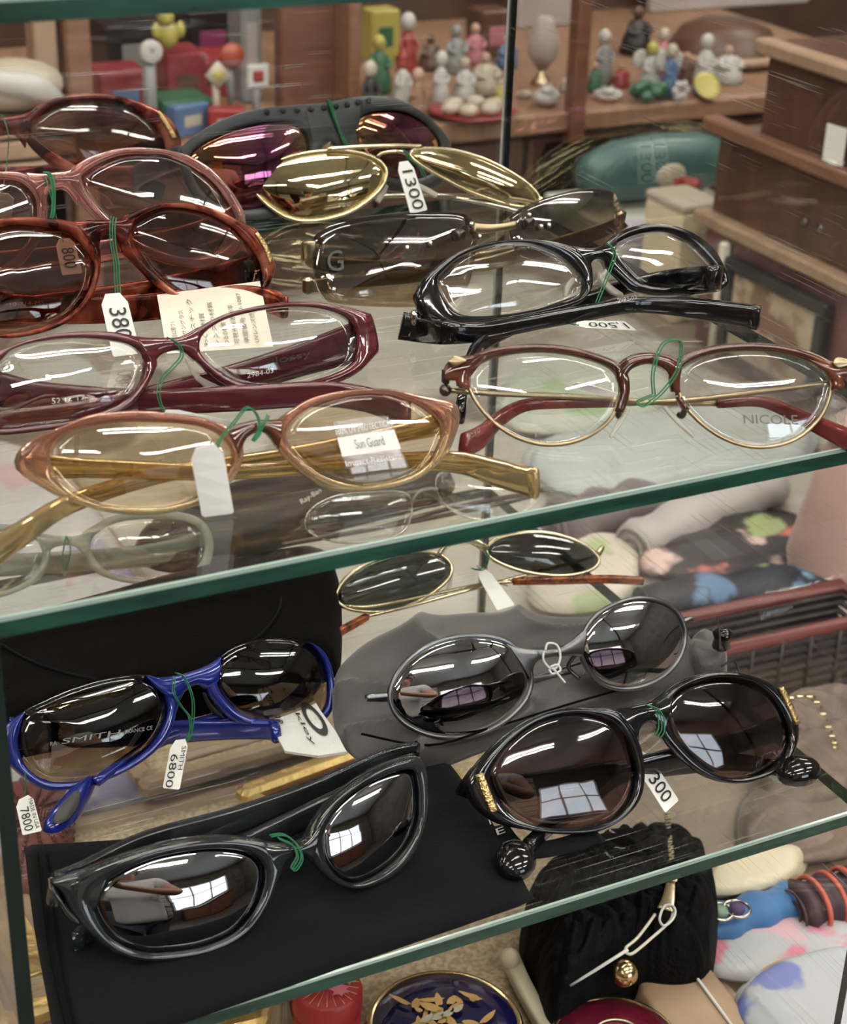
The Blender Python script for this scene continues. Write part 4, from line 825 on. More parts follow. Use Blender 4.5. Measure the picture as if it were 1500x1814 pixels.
# ---- B1 jade-grey frame, back left
p = p1b = Pose((-25, 1062), (265, 1034), ZB, 24, 1.0, 0)
p.u0 = p.uv(117, 965)[0]
R = Rim(p, [(160,962),(178,940),(215,924),(270,919),(320,922),(350,937),(362,965),(352,1000),(318,1020),(262,1026),(205,1018),(172,995)],
    [(143,952),(165,932),(205,913),(270,905),(325,908),(362,925),(378,960),(368,1005),(330,1028),(262,1035),(200,1027),(160,1005)])
L = Rim(p, None, mirror_of=R)
t = pair('pale jade grey plastic glasses seen below the upper shelf, left', p, GRP_B)
both(t, L, R, 'jade_clear', 'clear_lens', .0045)
obj('bridge', blade(p, [(60,942),(85,947),(110,950),(140,948),(165,934)], [(80,990),(92,972),(115,966),(135,970),(152,992)], .005), 'jade_clear', t)
obj('string', tube([p.px(*q, .005) for q in ((116,948),(124,970),(120,995),(112,1020),(110,985),(116,950))], .0004, 6), 'green_thread', t)
obj('temple', temple([p.px(372, 960, -.005)] + TZ(ZB, (250,985,14), (60,1000,8), (-80,1010,6)), [.012, .009], .0035), 'jade_clear', t)
obj('temple', temple([p.px(-140, 985, -.005)] + TZ(ZB, (0,1000,10), (200,990,7), (350,985,6)), [.012, .009], .0035), 'jade_clear', t)
# ---- B2 rimless clear lenses
p = p2b = Pose((630, 962), (865, 922), ZB, 28, .8, .004)
L = Rim(p, [(540,925),(556,898),(600,878),(660,872),(712,872),(728,886),(727,915),(713,942),(665,960),(600,960),(553,946)])
R = Rim(p, [(772,852),(782,838),(830,832),(895,838),(940,850),(954,872),(938,900),(895,919),(840,919),(795,900),(777,876)])
t = pair('rimless clear reading glasses seen through the upper shelf front', p, GRP_B)
for r in (L, R): obj('lens', r.lens(.002, .0016), 'clear_lens', t); obj('rim', r.wire(.00045, 0, .0003), 'chrome', t)
obj('bridge', tube([p.px(*q, .001) for q in ((728,890),(740,872),(758,866),(774,868))], .0009), 'gun_grey', t)
obj('temple', tube([p.px(543,920,-.002), p.px(530,935,-.006)] + TZ(ZB, (620,945,8), (800,900,5), (960,870,5)), [.001, .001, .0014]), 'dark_metal', t)
obj('temple', tube([p.px(952,868,-.002), p.px(962,872,-.006)] + TZ(ZB, (900,890,9), (700,930,6), (500,965,5)), [.001, .001, .0014]), 'dark_metal', t)
# ---- brown case behind it
pbr('case_brown', (.015, .010, .008), .45, stops=[(.3, (.006, .004, .0035)), (.7, (.030, .020, .014))], scale=14, stretch=(1, 12, 1))
t = thing('glasses_case', 'dark brown glasses case with white round print behind rimless pair', 'glasses case', onz(560, 900, ZB))
obj('body', patch([(235,975),(330,920),(470,880),(620,850),(760,835),(800,845),(800,875),(740,905),(600,940),(450,985),(300,1015)], ZB, .020, 16, 90, 0, 50, 2.4, 2), 'case_brown', t)
cR = onz(440, 830, ZB + .0212)
for k in range(40):
    a = k / 40 * 2 * math.pi; obj('print_mark', (np.array([cR + [q * math.cos(a + e), q * math.sin(a + e), 0] for q, e in ((.0080, -.05), (.0092, -.05), (.0092, .05), (.0080, .05))]), [(0, 1, 2, 3)]), 'white_ink', t, smooth=False)
obj('print', text_vf('Ray-Ban', quadmap(*onb((535,900,19), (570,878,19), (564,868,20), (529,890,20)), 0, 1, 0, 1, .0016)), 'white_ink', t, smooth=False)
# ================================================================ PRICE TAGS
def strands(p, pts, off=.004, n=2, d=3): return [[p.px(x + i * d, y + (i * 2), off + .0005 * ((j % 2) + i)) for j, (x, y) in enumerate(pts)] for i in range(n)]
price_tag('white tag reading 380 hanging from tortoiseshell sunglasses', Z(0, (176,522,20), (200,633,1), (249,626,1), (222,518,20)), [('380', .24, .74, .22, .86, 'ink', 'printed_number')],
    strands(p3, [(191,386),(188,405),(190,435),(195,470),(197,500),(198,525)], .005, 3, 4))
price_tag('tag reading 800 seen through left tortoiseshell lens', Z(0, (97,425,22), (110,488,12), (146,484,12), (130,421,22)), [('800', .28, .84, .2, .85, 'ink', 'printed_number')], [[p2.px(78,312,.004), p2.px(86,345,.005), p2.px(100,400,.006), onz(112,428,.022)]], 'card_shade')
price_tag('tan tag hanging at the far left edge of upper shelf', Z(0, (-20,338,27), (-20,388,14), (20,386,14), (25,345,27)), [], [[p1.px(2,205,.004), p1.px(12,240,.006), p1.px(10,290,.006), onz(4,342,.027)]], 'card_shade')
price_tag('white tag reading 1300 on gold aviator bridge', Z(0, (701,288,27), (727,379,6), (757,372,6), (728,284,27)), [('1300', .18, .95, .2, .85, 'ink', 'printed_number')], strands(p7, [(706,268),(712,275),(716,284),(735,300),(742,316)], .005, 3, 3))
price_tag('white tag reading 1500 lying below black eyeglasses', Z(0, (1018,580,5), (1128,586,2), (1106,569,6), (1022,568,7)), [('1,500', .92, .22, .85, .15, 'ink', 'printed_number')], strands(p9, [(1062,436),(1072,455),(1062,490),(1045,530),(1030,570),(1022,560)], .0055, 2, 3) + [Z(0, (985,563,6), (1005,572,6), (1025,576,7))])
price_tag('blank white tag between the browline lenses', Z(0, (1010,683,6), (1085,706,3), (1096,697,5), (1025,676,8)), [], strands(p10, [(1150,700),(1148,660),(1165,612),(1190,604),(1198,618),(1190,660),(1160,700),(1130,720),(1122,712),(1150,700)], .006, 2, 4))
price_tag('white tag seen edge-on above amber cat-eye glasses', Z(0, (288,738,10), (416,760,10), (420,748,13), (296,722,13)), [], strands(p4, [(288,600),(305,612),(312,632),(296,652),(278,672),(270,700),(280,728),(292,732)], .005, 2, 4))
price_tag('blank cream tag hanging in left amber lens', Z(0, (335,796,25), (358,916,1), (414,909,1), (392,783,25)), [], strands(p5, [(372,797),(385,775),(410,745),(430,722),(448,735),(452,765),(440,780),(460,750),(468,735)], .005, 2, 3))
price_tag('plain white tag under gold oval bridge', onb((842,1012,10), (880,1082,6), (912,1072,6), (862,1006,10)), [], strands(p3b, [(850,962),(856,985),(848,1008),(828,1008)], .004, 2, 3))
price_tag('small white tag tucked behind gold left lens', onb((732,975,14), (735,958,18), (764,956,18), (766,974,14)), [])
price_tag('tag reading 6800 hanging from blue bridge', onb((304,1312,18), (288,1396,5), (318,1399,5), (335,1308,18)), [('6800', .30, .98, .12, .55, 'ink', 'printed_number'), ('SMITH', .15, .62, .66, .92, 'ink', 'printed_name')], strands(p6b, [(300,1198),(298,1225),(312,1250),(326,1270),(328,1300),(318,1312),(330,1290),(332,1240),(318,1200),(302,1192)], .005, 2, 3))
price_tag('tag reading 7800 at the lower left under blue sunglasses', onb((27,1420,10), (40,1480,2), (74,1472,2), (56,1405,10)), [('7800', .28, .92, .12, .60, 'ink', 'printed_number'), ('MADE IN USA', .12, .92, .70, .92, 'ink', 'printed_name')], [onb((44,1410,10), (46,1390,14), (44,1370,18))])
price_tag('white tag reading 300 hanging between black lenses', onb((1118,1348,14), (1178,1440,3), (1202,1418,3), (1142,1326,14)), [('300', .42, .88, .16, .84, 'ink', 'printed_number')], strands(p7b, [(1128,1247),(1142,1252),(1152,1268),(1152,1290),(1146,1302)], .0055, 3, 4))
for q, pp, lab in (([(466,1474),(490,1472),(512,1488),(522,1512),(512,1532),(504,1530),(514,1510),(505,1490),(480,1478)], p8b, 'green thread loop round the smoky bridge'),):
    t = thing('thread_loop', lab, 'thread', pp.px(500, 1500, .006), None)
    for i in range(2): obj('strand', tube([pp.px(x + i * 3, y + i * 3, .005) for x, y in q], .0003, 6), 'green_thread', t)
t = thing('thread_loop', 'green thread loop on the grey shield sunglasses', 'thread', p6.px(590, 220, .004))
obj('strand', tube([p6.px(*q, .003) for q in ((574,178),(582,192),(592,225),(602,252),(612,262),(598,240),(584,205),(574,178))], .0007, 6), 'green_thread', t)
t = thing('thread_loop', 'green thread tied round the pink bridge', 'thread', p2.px(85, 320, .004))
for i in range(2): obj('strand', tube([p2.px(x + i * 4, y, .005) for x, y in ((74,308),(84,312),(90,335),(90,375),(84,400))], .0005, 6), 'green_thread', t)
# ---- paper care label with Japanese print
q = Z(0, (296,626,1.5), (278,522,9), (460,498,9), (484,614,1.5))
t = thing('paper_label', 'cream paper care label with Japanese print behind burgundy glasses', 'label', (q[0] + q[2]) / 2 * [1, 1, 0], None)
obj('paper', (np.array([c for c in q] + [c - [0, 0, .0004] for c in q]), [(0, 1, 2, 3), (7, 6, 5, 4)] + [(i, 4 + i, 4 + (i + 1) % 4, (i + 1) % 4) for i in range(4)]), 'card_shade', t, smooth=False)
for i, s in enumerate(['品質表示に基づく', '材質 サングラス', 'プラスチック', 'わくの材質', 'レンズの材質', 'つるの材質 プ', '可視光線透過率', '承認番号 SU-1087', 'UVレンズ使用']):
    obj('lettering', text_vf(s, quadmap(*q, .06, .5 + .42 * ((i * 7) % 5) / 5, .12 + .095 * i, .07 + .095 * i, .0005)), 'faint_ink', t, smooth=False)
# ================================================================ CASE FLOOR (below the middle shelf)
ZT = -.3165                                   # top of the case base
pbr('straw_black', (.0010, .0010, .0018), .75, spec=.15, bump=1., bscale=500)
pbr('red_lacquer', (.30, .018, .022), .45, bump=.3, bscale=700)
pbr('cobalt', (.006, .006, .045), .08, coat=1.)
pbr('wine_enamel', (.10, .006, .018), .12, coat=.8)
pbr('ivory', (.72, .64, .46), .35)
pbr('tan_leather', (.38, .25, .15), .55, stops=[(.3, (.30, .19, .11)), (.7, (.46, .32, .21))], scale=18)
pbr('woven_beige', (.46, .35, .22), .75, stops=[(.4, (.36, .26, .155)), (.6, (.55, .43, .29))], scale=420, bump=.8, bscale=420)
pbr('gilt', (.62, .43, .17), .35, .9, bump=1., bscale=220)
pbr('cream_mat', (.66, .56, .38), .7)
pbr('maroon_mat', (.16, .035, .03), .6)
pbr('gilt_print', (.70, .44, .17), .35, .6)
pbr('silver_print', (.70, .66, .50), .3, .6)
pbr('petal_pink', (.60, .17, .20), .5); pbr('petal_green', (.20, .30, .22), .5); pbr('petal_cream', (.55, .40, .26), .5)
# woven beige cloth lining the floor
o = obj('floor_cloth', patch(None, ZT, .0012, 14, 80, .0004, 60, 12, 3, P=[(.09,.415),(.25,.413),(.40,.415),(.402,.55),(.40,.71),(.25,.715),(.09,.71),(.088,.55)]), 'woven_beige'); tagp(o, 'beige woven cloth lining the bottom of the case', 'cloth')
ZC0 = ZT + .0018
# blue compact with gilt emblem
def disc_case(label, c, r, h, rim, face, print_):
    t = thing('compact', label, 'compact', c, 'round powder compacts on the case floor')
    obj('body', lathe(c, [(r * .9, 0), (r * .98, .002), (r, h * .5), (r * .99, h * .8), (r * .93, h), (r * .90, h - .0006)], 48), rim, t)
    obj('face', lathe(np.array(c) + [0, 0, h - .0016], [(r * .905, 0), (r * .88, .0012), (r * .6, .0024), (r * .25, .0031), (.0003, .0033)], 48), face, t)
    return t
c = onz(788, 1818, ZC0 + .014); c[2] = ZC0; r = .036
t = disc_case('round cobalt blue compact with gilt crest and gold rim', c, r, .016, 'gold', 'cobalt', None)
rr = np.random.default_rng(5); zt = c[2] + .0185
def fleck(cx, cy, a, b, ang, z): 
    o = [(a * math.cos(k) * (1 + .25 * math.sin(3 * k + ang)), b * math.sin(k)) for k in np.linspace(0, 2 * math.pi, 14, endpoint=False)]
    cs, sn = math.cos(ang), math.sin(ang); V = [(cx + x * cs - y * sn, cy + x * sn + y * cs, z) for x, y in o]
    return np.array(V), [tuple(range(14))]
fl = [fleck(c[0] + rr.normal(0, .009), c[1] + rr.normal(.002, .008), rr.uniform(.002, .006), rr.uniform(.0009, .0024), rr.uniform(0, 6), zt - .0004 + .00004 * i) for i in range(34)]
obj('gilt_crest', join(*fl), 'gilt_print', t, smooth=False, label='gilt crest of leaves and figures', kind='stuff')
obj('banner', join(*[fleck(c[0] + d, c[1] + .001 + .15 * abs(d), .0035, .0017, .3, zt + .0012) for d in (-.008, -.003, .002, .007)]), 'silver_print', t, smooth=False)
c = onz(1090, 1850, ZC0 + .012); c[2] = ZC0; t = disc_case('wine red enamel compact at the bottom edge', c, .030, .014, 'gold', 'wine_enamel', None)
obj('engraved_curl', tube([c + [.012 * math.cos(a) * (1 - a / 12), .012 * math.sin(a) * (1 - a / 12), .0160] for a in np.linspace(0, 7, 14)], .0005, 6), 'silver_print', t)
# red lacquer jar with leaves
c = onz(580, 1752, ZC0 + .034); c[2] = ZC0; t = thing('trinket_jar', 'small red lacquer jar with pink and green leaves on lid', 'jar', c)
obj('body', lathe(c, [(.0125, 0), (.0145, .002), (.0148, .020), (.0143, .024)], 32), 'red_lacquer', t)
ld = obj('lid', lathe(c + [0, 0, .024], [(.0150, 0), (.0153, .001), (.0152, .010), (.0142, .0122), (.008, .0128), (.0003, .0130)], 32), 'red_lacquer', t)
for k in range(22):
    a = k / 22 * 2 * math.pi; obj('gilt_ray', tube([c + [.005 * math.cos(a), .005 * math.sin(a), .0371], c + [.0138 * math.cos(a), .0138 * math.sin(a), .0364]], .00016, 4, smooth=1), 'gilt_print', ld)
def leaf(cx, cy, s, ang, z):
    o = []
    for k in range(14): q = k / 14 * 2 * math.pi; rad = s * (1 if k % 2 == 0 else .62); o.append((cx + rad * math.cos(q + ang), cy + rad * math.sin(q + ang), z))
    return np.array(o + [(x, y, z - .0004) for x, y, z in o]), [tuple(range(14)), tuple(range(27, 13, -1))] + [(i, 14 + i, 14 + (i + 1) % 14, (i + 1) % 14) for i in range(14)]
for dx, dy, s, m_ in ((.003, -.006, .0045, 'petal_pink'), (.009, -.001, .0042, 'petal_green'), (-.008, .002, .004, 'petal_cream')): obj('leaf', leaf(c[0] + dx, c[1] + dy, s, dx * 300, c[2] + .0378), m_, ld, smooth=False)
# black ruched purse
t = thing('purse', 'black ruched fabric purse with gold zip and ball', 'handbag', onz(1060, 1640, ZC0))
obj('body', patch([(945,1760),(920,1700),(930,1640),(990,1590),(1080,1555),(1180,1545),(1240,1570),(1262,1620),(1268,1680),(1262,1730),(1240,1765),(1190,1775),(1130,1770),(1085,1785),(1030,1820),(980,1850),(955,1810)], ZC0, .042, 90, 360, .0006, 300, 3.0, 8, lambda x, y: .0045 * abs(math.sin(x * 330 + 2 * math.sin(y * 170))) * abs(math.sin(y * 300 + 2 * math.sin(x * 190)))), 'straw_black', t)
zp = [onz(x, y, ZC0 + z) for x, y, z in ((1182,1440,.042),(1184,1480,.043),(1188,1515,.043),(1190,1545,.043))]
zc = crom(zp, 8)
for i in range(0, len(zc) - 1): obj('zip_tooth', rbox(zc[i], .0034, .0012, .0014, .0003, .2 * (-1) ** i), 'pale_gold', t, smooth=False)
pu = [onz(x, y, ZC0 + .046) for x, y in ((1190,1540),(1188,1562),(1184,1592),(1178,1612))]
obj('zip_slider', sweep(pu[:2], .003, [.007, .006], smooth=3), 'pale_gold', t)
obj('zip_pull', sweep(pu[1:], .0014, [.004, .006, .0078], smooth=4), 'pale_gold', t)
obj('pull_ring', tube([onz(x, y, ZC0 + .047) for x, y in ((1176,1606),(1190,1604),(1196,1616),(1190,1630),(1176,1640),(1168,1628))], .0006, 6, True), 'white_thread', t)
obj('cord', tube([onz(x, y, ZC0 + .045) for x, y in ((1192,1612),(1186,1632),(1150,1665),(1118,1690),(1108,1680),(1130,1660),(1160,1620))], .0007, 6), 'card_shade', t)
c = onz(1105, 1722, ZC0 + .028); obj('bead', ball(c, .0066, seg=20, rings=12), 'gold', t, label='polished gold ball')
o = obj('tag_pin', tube([onz(1010, 1746, ZC0 + .030), onz(1060, 1715, ZC0 + .040), onz(1112, 1682, ZC0 + .046)], [.0006, .0008, .0009], 6, smooth=2), 'white_thread', t, label='grey plastic tag pin')
# ivory hook-shaped trinket
t = thing('trinket', 'ivory gilt edged trinket between blue compact and purse', 'trinket', onz(930, 1760, ZC0))
obj('stem', sweep([onz(x, y, ZC0 + .006) for x, y in ((905,1700),(925,1745),(955,1800),(985,1850))], [.010, .008, .008, .007], .008, smooth=4), 'ivory', t)
obj('knob', ball(onz(903, 1698, ZC0 + .012), .005, seg=14, rings=8), 'ivory', t)
# tan wallet and stiff divider
t = thing('wallet', 'tan leather wallet with pale piping beside the purse', 'wallet', onz(1200, 1780, ZC0))
obj('body', patch([(1125,1740),(1215,1700),(1240,1715),(1340,1850),(1345,1880),(1200,1910),(1150,1830)], ZC0, .010, 12, 80, .0005, 70, 8, 4), 'tan_leather', t)
obj('piping', tube([onz(x, y, ZC0 + .011) for x, y in ((1214,1706),(1262,1770),(1320,1850))], .0008, 6), 'card', t)
# gilt frames seen through the shelf glass
def pic_frame(label, c, sx, sy, yaw, mats, z=ZC0, h=.010, lean=0):
    t = thing('framed_print', label, 'picture', (c[0], c[1], z), 'small frames on the case floor'); b = .011
    cs, sn = math.cos(yaw), math.sin(yaw)
    def T(v): v = np.array(v); return np.stack([c[0] + v[:, 0] * cs - v[:, 1] * sn, c[1] + v[:, 0] * sn + v[:, 1] * cs, z + v[:, 2]], 1)
    for x0, x1, y0, y1 in ((-sx, sx, -sy, -sy + b), (-sx, sx, sy - b, sy), (-sx, -sx + b, -sy + b, sy - b), (sx - b, sx, -sy + b, sy - b)):
        v, f = rbox(((x0 + x1) / 2, (y0 + y1) / 2, 0), x1 - x0, y1 - y0, h, .0025); obj('moulding', (T(v), f), mats[0], t, smooth=False)
    v, f = rbox((0, 0, 0), 2 * (sx - b), 2 * (sy - b), .004, .001); obj('mat_board', (T(v), f), mats[1], t, smooth=False)
    v, f = rbox((0, 0, .004), 1.1 * (sx - b), 1.1 * (sy - b), .0015, .0005); obj('picture', (T(v), f), mats[2], t, smooth=False)
    return t
pic_frame('gilt frame with maroon mat seen through middle shelf', onz(640, 1425, ZC0), .055, .04, .15, ('gilt', 'maroon_mat', 'cream_mat'))
pic_frame('ornate gold frame under the black pouch front edge', onz(330, 1770, ZC0), .05, .035, -.1, ('gilt', 'woven_beige', 'gilt'))
pic_frame('tan leather frame behind the maroon one', onz(400, 1320, ZC0), .06, .03, .05, ('tan_leather', 'woven_beige', 'tan_leather'))
pic_frame('narrow ornate gold frame along the left glass side', onz(40, 1690, ZC0), .028, .05, .1, ('gilt', 'tan_leather', 'gilt'))
t = thing('bead_bag', 'reddish brown beaded bag below the left tags', 'handbag', onz(60, 1460, ZC0))
bb = patch([(0,1420),(60,1400),(120,1420),(130,1480),(110,1560),(40,1600),(0,1560)], ZC0, .016, 14, 60, 0, 60, 2, 4)
pbr('bead_brown', (.12, .03, .015), .25, coat=.5)
obj('lining', bb, 'maroon_mat', t)
obj('beads', join(*[ball(bb[0][i] + [0, 0, .0006], .0013, seg=6, rings=4) for i in range(0, 14 * 60, 3)]), 'bead_brown', t, kind='stuff')
t = thing('tumbler', 'gold banded glass tumbler left of red jar', 'glass', onz(500, 1800, ZC0))
c = onz(500, 1810, ZC0); obj('wall', lathe(c, [(.012, 0), (.013, .001), (.016, .035), (.0152, .035), (.0122, .002), (.0003, .0018)], 28), 'clear_lens', t); obj('band', lathe(c + [0, 0, .026], [(.0154, 0), (.0158, .0), (.0162, .006), (.0157, .006)], 28), 'gold', t)
# ================================================================ TABLE TO THE RIGHT: scarves and cloths
ZW = -.32
pbr('brown_satin', (.10, .060, .040), .4, sheen=.3, stops=[(.3, (.06, .035, .024)), (.7, (.16, .10, .07))], scale=12)
floral('f_black', (.020, .014, .016), [(.55, .16, .13), (.62, .45, .40), (.30, .36, .16), (.50, .36, .20)], 22, .30)
floral('f_coral', (.58, .52, .44), [(.62, .16, .12), (.60, .30, .26), (.36, .42, .22), (.55, .45, .35)], 26, .28, seed=2)
floral('f_navy', (.008, .010, .018), [(.10, .19, .30), (.14, .25, .36), (.08, .15, .25), (.2, .24, .12)], 26, .26, seed=4)
floral('f_cream', (.55, .50, .42), [(.22, .22, .18), (.34, .32, .27), (.62, .58, .50), (.28, .26, .25)], 20, .32, seed=1)
floral('f_white', (.50, .52, .54), [(.66, .22, .30), (.72, .46, .50), (.60, .48, .16), (.70, .72, .75)], 30, .34, seed=7)
floral('f_shell', (.50, .53, .56), [(.50, .34, .10), (.56, .40, .16), (.12, .16, .45), (.16, .20, .50)], 34, .34, seed=9)
floral('f_pale', (.52, .55, .46), [(.30, .42, .22), (.60, .56, .48), (.40, .36, .44), (.46, .50, .40)], 12, .36, seed=3)
pbr('scarf_mauve', (.10, .070, .075), .7, sheen=.3); pbr('scarf_grey', (.40, .37, .35), .6, sheen=.3); pbr('towel_pale', (.50, .54, .52), .8)
pbr('scarf_blue', (.035, .15, .36), .6, sheen=.3); pbr('scarf_plum', (.045, .020, .030), .6); pbr('stripe_coral', (.55, .12, .08), .6); pbr('pink_cloth', (.46, .29, .25), .8, sheen=.3)
pbr('basket_dark', (.030, .020, .020), .5, bump=.8, bscale=200); pbr('basket_red', (.12, .03, .025), .45); pbr('scarf_violet', (.08, .05, .13), .7)
GS = 'scarves on the table right of the case'
def roll(label, a, b, r, mat, z=None, name='scarf', flat=.8, cat='scarf'):
    z = ZW + r * flat if z is None else z; A, B = onz(*a, z), onz(*b, z); d = nrm(B - A)
    t = thing(name, label, cat, ((A + B) / 2) * [1, 1, 0] + [0, 0, z - r * flat], GS)
    n_ = 14; pts = [A + (B - A) * k / n_ for k in range(n_ + 1)]
    rd = [r * (.90 + .12 * math.sin(k * 1.3 + a[0]) + (-.25 if k in (0, n_) else 0)) for k in range(n_ + 1)]
    v, f = sweep(pts, [2 * flat * q for q in rd], [2 * q for q in rd], sq=.85, seg=20, smooth=2); obj('roll', (v, f), mat, t)
    g = np.cross(d, [0, 0, 1.]); sp = []
    for k in range(22): an = k * .62; rr_ = r * .85 * (1 - k / 24); sp.append(A - d * .0015 + g * rr_ * math.cos(an) + np.array([0, 0, 1.]) * rr_ * flat * math.sin(an))
    obj('edge', tube(sp, r * .05, 5, smooth=2), mat, t); return t
def fold(label, outline, z, h, mat, name='scarf', cat='scarf', layers=2, seed=1, wr=.0012):
    t = thing(name, label, cat, np.mean([onz(*q, z) for q in outline], 0), GS)
    for k in range(layers):
        cc = np.mean(outline, 0); o2 = [tuple(cc + (np.array(q) - cc) * (1 - .05 * k)) for q in outline]
        obj('fold', patch(o2, z + k * h / layers, h / layers, 12, 72, wr, 60, 4, seed + k), mat, t)
    return t
fold('pale green floral scarf seen through the upper shelf right', [(880,700),(960,640),(1120,630),(1200,680),(1150,740),(1000,770),(900,760)], ZW + .0075, .010, 'f_pale', seed=2)
fold('pale blue grey towel seen under browline glasses', [(930,800),(1100,740),(1300,720),(1430,740),(1430,810),(1250,850),(1000,880)], ZW + .0075, .014, 'towel_pale', 'towel', 'towel', seed=5)
roll('brown mauve rolled scarf behind the gold oval pair', (980,930), (1170,885), .022, 'scarf_mauve')
roll('grey white rolled scarf lying above the black floral one', (1120,965), (1372,858), .020, 'scarf_grey')
fold('coral and cream floral scarf behind gold oval lens', [(930,1060),(960,990),(1050,950),(1130,965),(1130,1040),(1080,1080),(980,1090)], ZW, .016, 'f_coral', seed=3)
fold('black scarf with coral blossoms and tan border', [(1120,1010),(1150,940),(1260,905),(1390,910),(1470,940),(1450,990),(1350,1020),(1230,1032)], ZW, .020, 'f_black', seed=6, layers=3)
roll('black rolled scarf with blue flowers', (1140,1075), (1490,1030), .020, 'f_navy')
fold('cream and grey patterned scarf in front of the navy roll', [(1215,1120),(1260,1070),(1400,1055),(1500,1060),(1500,1100),(1380,1140),(1260,1165)], ZW, .022, 'f_cream', seed=8, layers=3)
t = thing('hanging_cloth', 'dusty pink cloth bag at the right edge', 'cloth', onz(1510, 1040, ZW), GS)
c = onz(1515, 1040, ZW); obj('bag', lathe(c, [(.020, 0), (.045, .006), (.050, .03), (.042, .07), (.036, .10), (.030, .11)], 32, sx=1.1, sy=.8), 'pink_cloth', t); obj('collar', lathe(c + [0, 0, .105], [(.031, 0), (.036, .012), (.034, .016), (.028, .006)], 32, sx=1.1, sy=.8), 'pink_cloth', t)
# ribbed dark basket with a red rim
A, B = onz(1085, 1195, ZW + .045), onz(1560, 1090, ZW + .045)
t = thing('basket', 'dark ribbed basket with reddish rim right of the case', 'basket', (A + B) / 2 * [1, 1, 0] + [0, 0, ZW])
d = nrm(B - A); bk = np.array([-d[1], d[0], 0]); Lb = np.linalg.norm(B - A)
for k in range(7): 
    z = ZW + .002 + k * .006; obj('rib', tube([A * [1, 1, 0] + [0, 0, z + .002], B * [1, 1, 0] + [0, 0, z + .002], B * [1, 1, 0] + bk * .04 + [0, 0, z + .002], A * [1, 1, 0] + bk * .04 + [0, 0, z + .002]], .0030, 8, True, 1), 'basket_dark', t)
obj('rim', tube([A, B, B + bk * .04, A + bk * .04], .0042, 8, True, 1), 'basket_red', t)
for k in range(9): q = A + d * Lb * (k + .5) / 9; obj('stake', tube([q * [1, 1, 0] - bk * .002 + [0, 0, ZW], q - bk * .002], .0018, 6, smooth=1), 'basket_dark', t)
# tan bag with gold zip
t = thing('zip_bag', 'tan satin bag with gold zip beyond the black sunglasses', 'handbag', onz(1420, 1330, ZW))
obj('body', patch([(1330,1330),(1380,1270),(1450,1250),(1520,1260),(1530,1400),(1480,1450),(1380,1460),(1330,1420)], ZW, .022, 24, 110, .004, 130, 3, 2), 'brown_satin', t)
zc = crom([onz(x, y, ZW + .034) for x, y in ((1395,1240),(1440,1240),(1470,1300),(1480,1330))], 6)
for i in range(len(zc)): obj('zip_tooth', rbox(zc[i], .004, .0016, .0018, .0004, .4 * (-1) ** i), 'pale_gold', t, smooth=False)
# bottom right scarves
fold('white scarf printed with pink roses at bottom right', [(1240,1660),(1330,1625),(1460,1615),(1530,1650),(1540,1720),(1420,1740),(1300,1740),(1240,1720)], ZW, .012, 'f_white', seed=4)
fold('white scarf with gold shell and blue stripes', [(1290,1790),(1330,1730),(1420,1690),(1530,1680),(1550,1820),(1450,1860),(1330,1850)], ZW, .020, 'f_shell', seed=5, layers=3)
roll('bright blue rolled scarf behind the rose scarf', (1235,1650), (1415,1595), .012, 'scarf_blue')
t = roll('plum rolled scarf with coral stripes', (1408,1610), (1560,1570), .015, 'scarf_plum')
for k in range(3):
    x = 1440 + k * 30; c = onz(x, 1602 - 8 * k, ZW + .012); dd = nrm(onz(1560, 1570, ZW) - onz(1408, 1610, ZW)); g = np.cross(dd, [0, 0, 1.])
    obj('stripe', tube([c + g * .0152 * math.cos(a) + np.array([0, 0, .0124 * math.sin(a)]) for a in np.linspace(-.3, 3.4, 9)], .0014, 6), 'stripe_coral', t)
fold('folded violet scarf at the lower right corner', [(1480,1780),(1540,1740),(1600,1760),(1600,1860),(1500,1870)], ZW, .014, 'scarf_violet', seed=2)
t = thing('brooch', 'silver brooch with green and violet stones on blue scarf', 'brooch', onz(1290, 1640, ZW + .02))
for x, y, m_ in ((1275,1615,'petal_green'), (1305,1610,'scarf_violet')): c = onz(x, y, ZW + .022); obj('stone', ball(c, .0042, .0042, .003, 12, 7), m_, t); obj('setting', tube([c + [.0062 * math.cos(a), .0062 * math.sin(a), 0] for a in np.linspace(0, 2 * math.pi, 12, endpoint=False)], .0008, 6, True), 'chrome', t)
fold('stack of cream gilt cards beyond the purse', [(1245,1590),(1260,1530),(1350,1500),(1425,1500),(1420,1550),(1340,1585)], ZW, .016, 'ivory', 'card_stack', 'cards', 4, 3, 0.)
fold('brown satin cloth under the middle shelf corner', [(1300,1480),(1330,1400),(1480,1380),(1540,1420),(1540,1500),(1440,1530),(1340,1530)], ZW, .012, 'brown_satin', 'cloth', 'cloth', 2, 7, .003)
